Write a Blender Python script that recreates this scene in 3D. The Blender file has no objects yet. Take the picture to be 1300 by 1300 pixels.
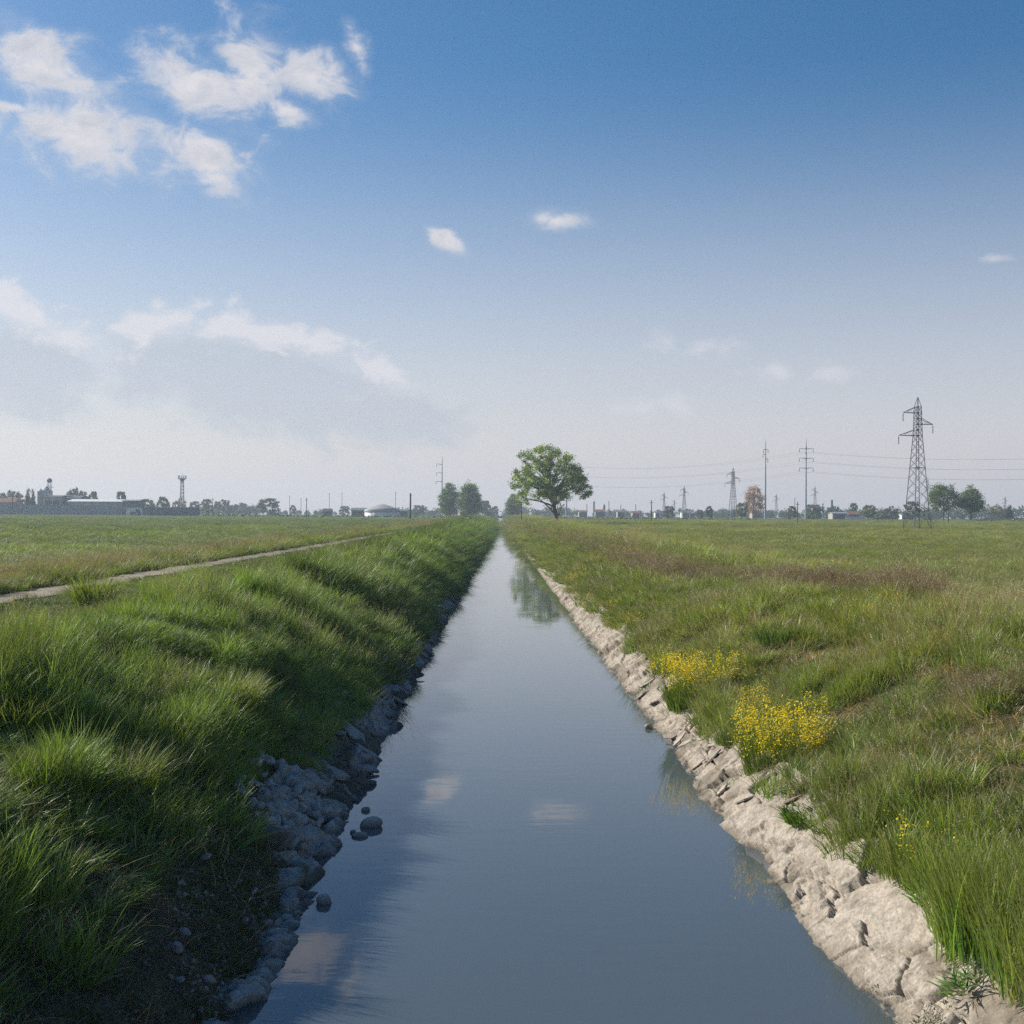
import bpy, math, random
import numpy as np
from mathutils import Matrix, Vector
R = math.radians
rng = np.random.default_rng(7)
random.seed(7)
scene = bpy.context.scene
COL = scene.collection

# ------------------------------------------------------------------ camera model (pixels of the 1300 px photograph)
F = 1560.0
CAM = np.array([0.0, 0.0, 4.5])
ROLL = R(0.35)
yc = Vector((632 - 650, -(654 - 650), -F)).normalized()
xc = Vector((math.cos(ROLL), -math.sin(ROLL), 0))
xc = (xc - yc * xc.dot(yc)).normalized()
zc = xc.cross(yc)
M_CW = Matrix((xc, yc, zc)).transposed()      # world -> camera
M_WC = M_CW.transposed()
def ray(px, py):
    d = M_WC @ Vector(((px - 650) / F, -(py - 650) / F, -1))
    return d / d.y
def xat(px, d): return ray(px, 655).x * d
def zat(px, py, d): return CAM[2] + ray(px, py).z * d
def azel(px, py):
    d = ray(px, py)
    return math.atan2(d.x, 1), math.atan2(d.z, math.hypot(d.x, 1))

# ------------------------------------------------------------------ numpy noise
def _h(ix, iy, seed):
    n = (ix.astype(np.int64) * 374761393 + iy.astype(np.int64) * 668265263 + seed * 1442695041) & 0xFFFFFFFF
    n = ((n ^ (n >> 13)) * 1274126177) & 0xFFFFFFFF
    n = (n ^ (n >> 16)) * 2246822519 & 0xFFFFFFFF
    n ^= n >> 13
    return (n & 0xFFFFFF) / float(0xFFFFFF)
def vnoise(x, y, seed=0):
    x = np.asarray(x, float); y = np.asarray(y, float)
    ix = np.floor(x); iy = np.floor(y)
    fx = x - ix; fy = y - iy
    fx = fx * fx * (3 - 2 * fx); fy = fy * fy * (3 - 2 * fy)
    a = _h(ix, iy, seed); b = _h(ix + 1, iy, seed); c = _h(ix, iy + 1, seed); d = _h(ix + 1, iy + 1, seed)
    return (a * (1 - fx) + b * fx) * (1 - fy) + (c * (1 - fx) + d * fx) * fy
def fbm(x, y, seed=0, octv=4):
    t = 0; a = .5; s = 0
    for i in range(octv):
        t = t + a * vnoise(np.asarray(x) * 2 ** i, np.asarray(y) * 2 ** i, seed + i * 17); s += a; a *= .5
    return t / s
def sstep(a, b, x):
    t = np.clip((np.asarray(x, float) - a) / (b - a), 0, 1)
    return t * t * (3 - 2 * t)

# ------------------------------------------------------------------ terrain
LP = np.array([(0, -.8), (1.7, -.65), (2.2, -.12), (2.9, .42), (3.25, .74), (3.6, 1.0), (4.5, 1.62), (5.8, 2.22), (7.2, 2.42), (8.6, 2.42), (10.3, 2.47),
               (10.7, 2.53), (11.7, 2.54), (12.1, 2.58), (13.2, 2.52), (16, 2.44), (9999, 2.44)])
RP = np.array([(0, -.8), (2.6, -.65), (3.6, -.25), (4.2, .25), (4.65, .78), (5.6, 1.45), (7.2, 2.10), (8.6, 2.46), (9.6, 2.50), (11, 2.42),
               (13, 2.40), (16, 2.44), (9999, 2.44)])
def ground(x, y):
    x = np.asarray(x, float); y = np.asarray(y, float)
    u = np.abs(x)
    wl = (fbm(y * .11, y * 0 + 3, 5, 3) - .5) * .9
    zl = np.interp(u + wl * sstep(3.6, 6, u) * (1 - sstep(9, 10.3, u)), LP[:, 0], LP[:, 1])
    wr = (fbm(y * .09, y * 0 + 9, 25, 3) - .5) * 1.6
    zr = np.interp(u + wr * sstep(4.3, 6.5, u) * (1 - sstep(11, 13, u)), RP[:, 0], RP[:, 1])
    z = np.where(x < 0, zl, zr)
    bank = sstep(3.6, 4.6, u) * (1 - .8 * sstep(6.6, 8.0, u)) * (1 - sstep(9.5, 10.6, u))
    z = z + bank * ((fbm(x * .55, y * .55, 41, 3) - .5) * .95 + (fbm(x * 1.7, y * 1.7, 43, 2) - .5) * .22) * np.where(x < 0, 1, .8)
    fld = sstep(12.5, 18, u)
    z = z + fld * (fbm(x * .05, y * .05, 47, 3) - .5) * .22 * (1 - sstep(250, 500, np.hypot(x, y)))
    near = (x < 0) * (1 - sstep(14.2, 16.0, y)) * sstep(2.35, 2.75, u + (fbm(y * 1.3, x * 1.3, 53, 3) - .5) * .7) * (1 - sstep(3.1, 3.5, u))
    z = z + near * (.16 + (fbm(x * 5, y * 5, 57, 3) - .5) * .16)
    z = z + 1.0 * sstep(250, 600, np.hypot(x, y)) * sstep(3.5, 9, u)
    return z
def gz(x, y): return float(ground(np.array([x]), np.array([y]))[0])

# ------------------------------------------------------------------ object helpers
def link(o): COL.objects.link(o); return o
def mesh_obj(name, verts, faces, mat=None, parent=None, smooth=False, attrs=None, loc=None):
    me = bpy.data.meshes.new(name)
    if isinstance(faces, np.ndarray):
        nv = len(verts); nf, k = faces.shape
        me.vertices.add(nv); me.vertices.foreach_set('co', np.asarray(verts, np.float32).ravel())
        me.loops.add(nf * k); me.loops.foreach_set('vertex_index', faces.astype(np.int32).ravel())
        me.polygons.add(nf); me.polygons.foreach_set('loop_start', np.arange(0, nf * k, k, dtype=np.int32))
        me.polygons.foreach_set('loop_total', np.full(nf, k, np.int32))
        me.update(calc_edges=True)
    else:
        me.from_pydata([tuple(v) for v in verts], [], faces); me.update()
    if attrs:
        for n, (typ, arr) in attrs.items():
            a = me.attributes.new(n, typ, 'POINT')
            arr = np.asarray(arr)
            if typ == 'FLOAT_COLOR':
                if arr.shape[1] == 3: arr = np.c_[arr, np.ones(len(arr))]
                a.data.foreach_set('color', arr.astype(np.float32).ravel())
            elif typ == 'FLOAT_VECTOR': a.data.foreach_set('vector', arr.astype(np.float32).ravel())
            elif typ == 'FLOAT': a.data.foreach_set('value', arr.astype(np.float32).ravel())
            elif typ == 'INT': a.data.foreach_set('value', arr.astype(np.int32).ravel())
            elif typ == 'BOOLEAN': a.data.foreach_set('value', arr.astype(bool).ravel())
    if smooth: me.polygons.foreach_set('use_smooth', np.ones(len(me.polygons), bool))
    if mat: me.materials.append(mat)
    o = link(bpy.data.objects.new(name, me))
    if loc is not None: o.location = loc
    if parent: o.parent = parent
    return o
def tag(o, label=None, cat=None, group=None, kind=None):
    if label: o['label'] = label
    if cat: o['category'] = cat
    if group: o['group'] = group
    if kind: o['kind'] = kind
    return o
def empty(name, loc, label, cat, group=None, rz=0):
    o = link(bpy.data.objects.new(name, None)); o.location = loc; o.rotation_euler = (0, 0, rz); o.empty_display_size = .2
    return tag(o, label, cat, group)
def dup(src, loc, rz=0, scale=(1, 1, 1), label=None, group=None, cat=None):
    r = src.copy(); link(r); r.location = loc; r.rotation_euler = (0, 0, rz); r.scale = scale
    if label: r['label'] = label
    if group: r['group'] = group
    if cat: r['category'] = cat
    for ch in list(src.children):
        c = ch.copy(); link(c); c.parent = r
        for g in list(ch.children):
            k = g.copy(); link(k); k.parent = c
    return r
class MB:
    def __init__(s): s.v = []; s.f = []
    def add(s, v, f):
        o = len(s.v); s.v += [tuple(p) for p in v]; s.f += [tuple(i + o for i in q) for q in f]; return s
    def box(s, x0, x1, y0, y1, z0, z1):
        return s.add([(x0, y0, z0), (x1, y0, z0), (x1, y1, z0), (x0, y1, z0), (x0, y0, z1), (x1, y0, z1), (x1, y1, z1), (x0, y1, z1)],
                     [(0, 3, 2, 1), (4, 5, 6, 7), (0, 1, 5, 4), (1, 2, 6, 5), (2, 3, 7, 6), (3, 0, 4, 7)])
    def bar(s, a, b, r0, r1=None, n=4):
        r1 = r0 if r1 is None else r1
        a = Vector(a); b = Vector(b); d = (b - a).normalized()
        t = d.orthogonal().normalized(); w = d.cross(t)
        v = []
        for p, r in ((a, r0), (b, r1)):
            for k in range(n):
                an = 2 * math.pi * k / n + math.pi / n
                v.append(p + (t * math.cos(an) + w * math.sin(an)) * r)
        f = [(k, (k + 1) % n, n + (k + 1) % n, n + k) for k in range(n)] + [tuple(range(n - 1, -1, -1)), tuple(range(n, 2 * n))]
        return s.add(v, f)
    def tube(s, pts, rad, n=6):
        pts = [Vector(p) for p in pts]; v = []
        for i, p in enumerate(pts):
            d = (pts[min(i + 1, len(pts) - 1)] - pts[max(i - 1, 0)]).normalized()
            ref = Vector((0, 1, .13)) if abs(d.z) > .5 else Vector((0, 0, 1))
            t = d.cross(ref).normalized(); w = t.cross(d)
            r = rad[i] if hasattr(rad, '__len__') else rad
            for k in range(n):
                an = 2 * math.pi * k / n
                v.append(p + (t * math.cos(an) + w * math.sin(an)) * r)
        f = []
        for i in range(len(pts) - 1):
            for k in range(n): f.append((i * n + k, i * n + (k + 1) % n, (i + 1) * n + (k + 1) % n, (i + 1) * n + k))
        f += [tuple(range(n - 1, -1, -1)), tuple(range((len(pts) - 1) * n, len(pts) * n))]
        return s.add(v, f)
    def lathe(s, prof, n=24, c=(0, 0)):
        v = [(c[0] + r * math.cos(2 * math.pi * k / n), c[1] + r * math.sin(2 * math.pi * k / n), z) for r, z in prof for k in range(n)]
        f = [(i * n + k, i * n + (k + 1) % n, (i + 1) * n + (k + 1) % n, (i + 1) * n + k) for i in range(len(prof) - 1) for k in range(n)]
        f.append(tuple(range((len(prof) - 1) * n, len(prof) * n)))
        return s.add(v, f)
    def build(s, name, mat, parent=None, smooth=False, loc=None):
        return mesh_obj(name, s.v, s.f, mat, parent, smooth, loc=loc)

# ------------------------------------------------------------------ materials
def new_mat(name):
    m = bpy.data.materials.new(name); m.use_nodes = True
    nt = m.node_tree; nt.nodes.clear()
    return m, nt, nt.nodes, nt.links
def plain(name, col, rough=.7, metal=0., var=.25, scale=1.5, bump=.0):
    m, nt, N, L = new_mat(name)
    out = N.new('ShaderNodeOutputMaterial'); b = N.new('ShaderNodeBsdfPrincipled')
    b.inputs['Roughness'].default_value = rough; b.inputs['Metallic'].default_value = metal
    tc = N.new('ShaderNodeTexCoord'); ns = N.new('ShaderNodeTexNoise'); ns.inputs['Scale'].default_value = scale; ns.inputs['Detail'].default_value = 6
    L.new(tc.outputs['Object'], ns.inputs['Vector'])
    mx = N.new('ShaderNodeMix'); mx.data_type = 'RGBA'
    mx.inputs['A'].default_value = (*[c * (1 - var) for c in col], 1); mx.inputs['B'].default_value = (*[min(1, c * (1 + var)) for c in col], 1)
    L.new(ns.outputs['Fac'], mx.inputs['Factor']); L.new(mx.outputs['Result'], b.inputs['Base Color'])
    if bump:
        bp = N.new('ShaderNodeBump'); bp.inputs['Strength'].default_value = bump; L.new(ns.outputs['Fac'], bp.inputs['Height']); L.new(bp.outputs['Normal'], b.inputs['Normal'])
    L.new(b.outputs[0], out.inputs['Surface'])
    return m
def foliage(name, instancer=False, trans=.35, gloss=.03):
    m, nt, N, L = new_mat(name)
    out = N.new('ShaderNodeOutputMaterial')
    a = N.new('ShaderNodeAttribute'); a.attribute_name = 'col'
    col = a.outputs['Color']
    if instancer:
        t = N.new('ShaderNodeAttribute'); t.attribute_type = 'INSTANCER'; t.attribute_name = 'tint'
        mx = N.new('ShaderNodeMix'); mx.data_type = 'RGBA'; mx.blend_type = 'MULTIPLY'; mx.inputs['Factor'].default_value = 1
        L.new(col, mx.inputs['A']); L.new(t.outputs['Color'], mx.inputs['B']); col = mx.outputs['Result']
    d = N.new('ShaderNodeBsdfDiffuse'); tr = N.new('ShaderNodeBsdfTranslucent'); g = N.new('ShaderNodeBsdfGlossy'); g.inputs['Roughness'].default_value = .45
    tm = N.new('ShaderNodeMix'); tm.data_type = 'RGBA'; tm.blend_type = 'MULTIPLY'; tm.inputs['Factor'].default_value = 1
    tm.inputs['B'].default_value = (1.25, 1.2, .6, 1); L.new(col, tm.inputs['A'])
    L.new(col, d.inputs['Color']); L.new(tm.outputs['Result'], tr.inputs['Color'])
    m1 = N.new('ShaderNodeMixShader'); m1.inputs[0].default_value = trans; L.new(d.outputs[0], m1.inputs[1]); L.new(tr.outputs[0], m1.inputs[2])
    m2 = N.new('ShaderNodeMixShader'); m2.inputs[0].default_value = gloss; L.new(m1.outputs[0], m2.inputs[1]); L.new(g.outputs[0], m2.inputs[2])
    L.new(m2.outputs[0], out.inputs['Surface'])
    return m

MAT_GRASS = foliage('grass_blades', True, .42, .05)
MAT_LEAF = foliage('tree_leaves', False, .48, .03)
MAT_BARK = plain('bark', (.07, .055, .04), .9, 0, .4, 3, .4)
MAT_STEEL = plain('galvanised_steel', (.17, .17, .185), .6, .0, .2, 2)
MAT_POLE = plain('painted_pole', (.34, .35, .38), .6, .0, .15, .3)
MAT_WOODPOLE = plain('weathered_timber', (.07, .065, .06), .9, 0, .3, 3)
MAT_WIRE = plain('wire', (.12, .12, .13), .6, 0, .1, 1)
MAT_CONC = plain('concrete_wall_grey', (.24, .28, .30), .9, 0, .2, .35)
MAT_CONCD = plain('concrete_wall_dark', (.11, .15, .17), .9, 0, .25, .35)
MAT_SILO = plain('corrugated_zinc', (.30, .34, .37), .5, .3, .12, .8)
MAT_WHITE = plain('white_paint', (.72, .72, .70), .6, 0, .08, .5)
MAT_PALE = plain('pale_render', (.38, .36, .34), .85, 0, .12, .5)
MAT_DARK = plain('dark_cladding', (.07, .09, .10), .7, 0, .2, .6)
MAT_RED = plain('terracotta_tiles', (.20, .085, .06), .9, 0, .3, 1)
MAT_BRICK = plain('brick_render', (.32, .20, .15), .9, 0, .2, 1)
MAT_GLASS = plain('dark_glass', (.03, .04, .05), .15, 0, .1, 1)
MAT_RUBBER = plain('black_rubber', (.02, .02, .02), .8, 0, .2, 2)

def ground_mat():
    m, nt, N, L = new_mat('ground_soil_and_turf')
    out = N.new('ShaderNodeOutputMaterial'); b = N.new('ShaderNodeBsdfPrincipled'); b.inputs['Roughness'].default_value = 1
    b.inputs['Specular IOR Level'].default_value = .1
    a = N.new('ShaderNodeAttribute'); a.attribute_name = 'col'
    g = N.new('ShaderNodeNewGeometry')
    def ns(scale, det, vec=None):
        n = N.new('ShaderNodeTexNoise'); n.inputs['Scale'].default_value = scale; n.inputs['Detail'].default_value = det
        L.new(vec or g.outputs['Position'], n.inputs['Vector']); return n
    mp = N.new('ShaderNodeMapping'); mp.inputs['Scale'].default_value = (.05, .012, 1); L.new(g.outputs['Position'], mp.inputs['Vector'])
    n1 = ns(9, 8); n2 = ns(.35, 5); n3 = ns(3, 5, mp.outputs[0])
    def ramp(n, lo, hi):
        r = N.new('ShaderNodeMapRange'); r.inputs['From Min'].default_value = .3; r.inputs['From Max'].default_value = .7
        r.inputs['To Min'].default_value = lo; r.inputs['To Max'].default_value = hi; L.new(n.outputs['Fac'], r.inputs['Value']); return r.outputs[0]
    def mul(x, y):
        q = N.new('ShaderNodeMath'); q.operation = 'MULTIPLY'; L.new(x, q.inputs[0]); L.new(y, q.inputs[1]); return q.outputs[0]
    f = mul(mul(ramp(n1, .6, 1.4), ramp(n2, .8, 1.2)), ramp(n3, .85, 1.15))
    vm = N.new('ShaderNodeVectorMath'); vm.operation = 'SCALE'; L.new(a.outputs['Color'], vm.inputs[0]); L.new(f, vm.inputs['Scale'])
    L.new(vm.outputs[0], b.inputs['Base Color'])
    bp = N.new('ShaderNodeBump'); bp.inputs['Strength'].default_value = .6; bp.inputs['Distance'].default_value = .06
    L.new(n1.outputs['Fac'], bp.inputs['Height']); L.new(bp.outputs['Normal'], b.inputs['Normal'])
    L.new(b.outputs[0], out.inputs['Surface']); return m
def stone_mat(name, dark, light, moss, use_tone=False):
    m, nt, N, L = new_mat(name)
    out = N.new('ShaderNodeOutputMaterial'); b = N.new('ShaderNodeBsdfPrincipled'); b.inputs['Roughness'].default_value = .9
    g = N.new('ShaderNodeNewGeometry')
    def ns(scale, det):
        n = N.new('ShaderNodeTexNoise'); n.inputs['Scale'].default_value = scale; n.inputs['Detail'].default_value = det; n.inputs['Roughness'].default_value = .65
        L.new(g.outputs['Position'], n.inputs['Vector']); return n
    n1 = ns(5, 8); n2 = ns(28, 6); n3 = ns(1.1, 6)
    cr = N.new('ShaderNodeValToRGB'); cr.color_ramp.elements[0].position = .33; cr.color_ramp.elements[0].color = (*dark, 1)
    cr.color_ramp.elements[1].position = .62; cr.color_ramp.elements[1].color = (*light, 1); L.new(n1.outputs['Fac'], cr.inputs['Fac'])
    m2 = N.new('ShaderNodeMix'); m2.data_type = 'RGBA'; m2.blend_type = 'MULTIPLY'; m2.inputs['Factor'].default_value = .6
    c2 = N.new('ShaderNodeValToRGB'); c2.color_ramp.elements[0].position = .3; c2.color_ramp.elements[0].color = (.45, .42, .38, 1); c2.color_ramp.elements[1].position = .55; c2.color_ramp.elements[1].color = (1, 1, 1, 1)
    L.new(n2.outputs['Fac'], c2.inputs['Fac']); L.new(cr.outputs['Color'], m2.inputs['A']); L.new(c2.outputs['Color'], m2.inputs['B'])
    # damp, silty band just above the water and dirt stains
    sx = N.new('ShaderNodeSeparateXYZ'); L.new(g.outputs['Position'], sx.inputs[0])
    ad = N.new('ShaderNodeMath'); ad.operation = 'MULTIPLY_ADD'; ad.inputs[1].default_value = .17; L.new(n3.outputs['Fac'], ad.inputs[0]); ad.inputs[2].default_value = -.04
    lt = N.new('ShaderNodeMath'); lt.operation = 'SUBTRACT'; L.new(sx.outputs['Z'], lt.inputs[0]); L.new(ad.outputs[0], lt.inputs[1])
    mr = N.new('ShaderNodeMapRange'); mr.inputs['From Min'].default_value = -.05; mr.inputs['From Max'].default_value = .05; mr.inputs['To Min'].default_value = .75; mr.inputs['To Max'].default_value = 0
    L.new(lt.outputs[0], mr.inputs['Value'])
    m3 = N.new('ShaderNodeMix'); m3.data_type = 'RGBA'; L.new(mr.outputs[0], m3.inputs['Factor']); L.new(m2.outputs['Result'], m3.inputs['A']); m3.inputs['B'].default_value = (*moss, 1)
    if use_tone:
        ta = N.new('ShaderNodeAttribute'); ta.attribute_name = 'col'; m4 = N.new('ShaderNodeMix'); m4.data_type = 'RGBA'; m4.blend_type = 'MULTIPLY'; m4.inputs['Factor'].default_value = 1
        L.new(m3.outputs['Result'], m4.inputs['A']); L.new(ta.outputs['Color'], m4.inputs['B']); L.new(m4.outputs['Result'], b.inputs['Base Color'])
    else: L.new(m3.outputs['Result'], b.inputs['Base Color'])
    bp = N.new('ShaderNodeBump'); bp.inputs['Strength'].default_value = .55; bp.inputs['Distance'].default_value = .03
    L.new(n2.outputs['Fac'], bp.inputs['Height']); L.new(bp.outputs['Normal'], b.inputs['Normal'])
    L.new(b.outputs[0], out.inputs['Surface']); return m
MAT_GROUND = ground_mat()
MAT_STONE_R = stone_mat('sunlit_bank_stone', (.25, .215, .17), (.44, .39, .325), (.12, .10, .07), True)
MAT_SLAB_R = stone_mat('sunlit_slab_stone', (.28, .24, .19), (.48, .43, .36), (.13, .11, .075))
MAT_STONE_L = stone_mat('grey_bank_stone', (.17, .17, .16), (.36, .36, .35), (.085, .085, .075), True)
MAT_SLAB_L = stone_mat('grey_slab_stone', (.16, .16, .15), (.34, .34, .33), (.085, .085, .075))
MAT_COBBLE = stone_mat('cobble', (.24, .24, .23), (.40, .40, .39), (.11, .11, .105))

# ------------------------------------------------------------------ ground sheet
def geo_rows(y0, k, ymax):
    r = [y0]
    while r[-1] < ymax: r.append(r[-1] * (1 + k))
    return np.array(r)
xs = np.concatenate([np.array([-2500, -2000, -1600, -1200, -800, -500, -350, -250, -180, -130, -100, -80, -65, -52, -42, -34, -28, -24, -21]), np.linspace(-19, -13, 16)[:-1],
                     np.linspace(-13, -2, 90)[:-1], np.linspace(-2, 3, 9)[:-1], np.linspace(3, 13, 82)[:-1], np.linspace(13, 19, 16),
                     np.array([21, 24, 28, 34, 42, 52, 65, 80, 100, 130, 180, 250, 350, 500, 800, 1200, 1600, 2000, 2500])])
ys = np.concatenate([np.array([-60, -40, -25, -15, -8, -3, 1, 4, 6]), geo_rows(7.0, .0065, 900), np.array([1000, 1200, 1500, 1800, 2200])])
X, Y = np.meshgrid(xs, ys)
Z = ground(X, Y)
nx, ny = len(xs), len(ys)
idx = np.arange(nx * ny).reshape(ny, nx)
faces = np.stack([idx[:-1, :-1], idx[:-1, 1:], idx[1:, 1:], idx[1:, :-1]], -1).reshape(-1, 4)
V = np.stack([X, Y, Z], -1).reshape(-1, 3)
ux = np.abs(V[:, 0])
soil = np.array([.075, .062, .038]); turf = np.array([.055, .075, .022])
nn = fbm(V[:, 0] * .6, V[:, 1] * .6, 77, 4)[:, None]
c = soil * (1 - sstep(.35, .6, nn)) + turf * sstep(.35, .6, nn)
fl = np.array([.105, .135, .052]); fr = np.array([.150, .150, .052])
fcol = np.where(V[:, :1] < 0, fl, fr)
# far field: darker ploughed / bluish strips between the fields
c = c * (1 - sstep(13, 18, ux)[:, None]) + fcol * sstep(13, 18, ux)[:, None]
far = sstep(430, 520, V[:, 1])[:, None]
c = c * (1 - far) + np.array([.085, .12, .05]) * far
bed = (V[:, 2] < .1)[:, None]
c = np.where(bed, np.array([.06, .055, .04]), c)
o = mesh_obj('ground', V, faces, MAT_GROUND, smooth=True, attrs={'col': ('FLOAT_COLOR', c)})
tag(o, 'flat farmland with grassy canal banks', kind='structure')

# dirt track along the left bank
prow = np.concatenate([np.array([-20., -5., 3., 6.]), geo_rows(8, .012, 620)])
pu = np.linspace(-11.62, -10.62, 9)
PX, PY = np.meshgrid(pu, prow)
PX = PX + ((fbm(PY * .13, PX * 0, 91, 3) - .5) * .5) + np.where(np.abs(PX + 11.12) > .36, (fbm(PY * 1.3, PX * 3, 92, 2) - .5) * .55, 0)
PZ = ground(PX, PY) + .018
pi = np.arange(PX.size).reshape(PX.shape)
pf = np.stack([pi[:-1, :-1], pi[:-1, 1:], pi[1:, 1:], pi[1:, :-1]], -1).reshape(-1, 4)
mp_ = plain('dusty_track', (.31, .26, .185), 1, 0, .25, 2.5, .3)
tag(mesh_obj('path', np.stack([PX, PY, PZ], -1).reshape(-1, 3), pf, mp_, smooth=True), 'narrow pale dirt track along the left bank', kind='structure')

# ------------------------------------------------------------------ water
def water_mat():
    m, nt, N, L = new_mat('canal_water')
    out = N.new('ShaderNodeOutputMaterial'); b = N.new('ShaderNodeBsdfPrincipled')
    b.inputs['Base Color'].default_value = (.084, .103, .117, 1); b.inputs['Roughness'].default_value = .014; b.inputs['IOR'].default_value = 1.42
    g = N.new('ShaderNodeNewGeometry')
    mp = N.new('ShaderNodeMapping'); mp.inputs['Scale'].default_value = (1.1, 3.6, 1); L.new(g.outputs['Position'], mp.inputs['Vector'])
    n1 = N.new('ShaderNodeTexNoise'); n1.inputs['Scale'].default_value = 1.0; n1.inputs['Detail'].default_value = 3; L.new(mp.outputs[0], n1.inputs['Vector'])
    n2 = N.new('ShaderNodeTexNoise'); n2.inputs['Scale'].default_value = .22; n2.inputs['Detail'].default_value = 3; L.new(g.outputs['Position'], n2.inputs['Vector'])
    mr = N.new('ShaderNodeMapRange'); mr.inputs['From Min'].default_value = .42; mr.inputs['From Max'].default_value = .68; mr.inputs['To Min'].default_value = .15; mr.inputs['To Max'].default_value = 1
    L.new(n2.outputs['Fac'], mr.inputs['Value'])
    mu = N.new('ShaderNodeMath'); mu.operation = 'MULTIPLY'; L.new(n1.outputs['Fac'], mu.inputs[0]); L.new(mr.outputs[0], mu.inputs[1])
    bp = N.new('ShaderNodeBump'); bp.inputs['Strength'].default_value = 1; bp.inputs['Distance'].default_value = .003
    L.new(mu.outputs[0], bp.inputs['Height']); L.new(bp.outputs['Normal'], b.inputs['Normal'])
    L.new(b.outputs[0], out.inputs['Surface']); return m
wy = np.concatenate([np.array([-55., 0.]), geo_rows(8, .08, 1500)])
wv = np.array([(x, y, 0) for y in wy for x in (-3.3, -1, 1, 4.2)], float)
wf = np.array([(i * 4 + k, i * 4 + k + 1, (i + 1) * 4 + k + 1, (i + 1) * 4 + k) for i in range(len(wy) - 1) for k in range(3)])
tag(mesh_obj('water', wv, wf, water_mat(), smooth=True), 'still dark water of the canal', kind='structure')

# ------------------------------------------------------------------ stone revetments
def plates(s, t, cs, ct, amp, tilt, seed):
    a = s / cs; b = t / ct
    ia = np.floor(a); ib = np.floor(b)
    f1 = np.full(s.shape, 9.); f2 = np.full(s.shape, 9.); h = np.zeros(s.shape)
    for da in (-1, 0, 1):
        for db in (-1, 0, 1):
            ja = ia + da; jb = ib + db
            sa = ja + .1 + .8 * _h(ja, jb, seed); sb = jb + .1 + .8 * _h(ja, jb, seed + 1)
            d = np.hypot(a - sa, b - sb)
            hh = amp * (_h(ja, jb, seed + 2) - .5) * 2 + tilt * ((_h(ja, jb, seed + 3) - .5) * 2 * (a - sa) * cs + (_h(ja, jb, seed + 4) - .5) * 2 * (b - sb) * ct)
            cl = d < f1
            f2 = np.where(cl, f1, np.minimum(f2, d)); h = np.where(cl, hh, h); f1 = np.where(cl, d, f1)
    return h, f2 - f1
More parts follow.
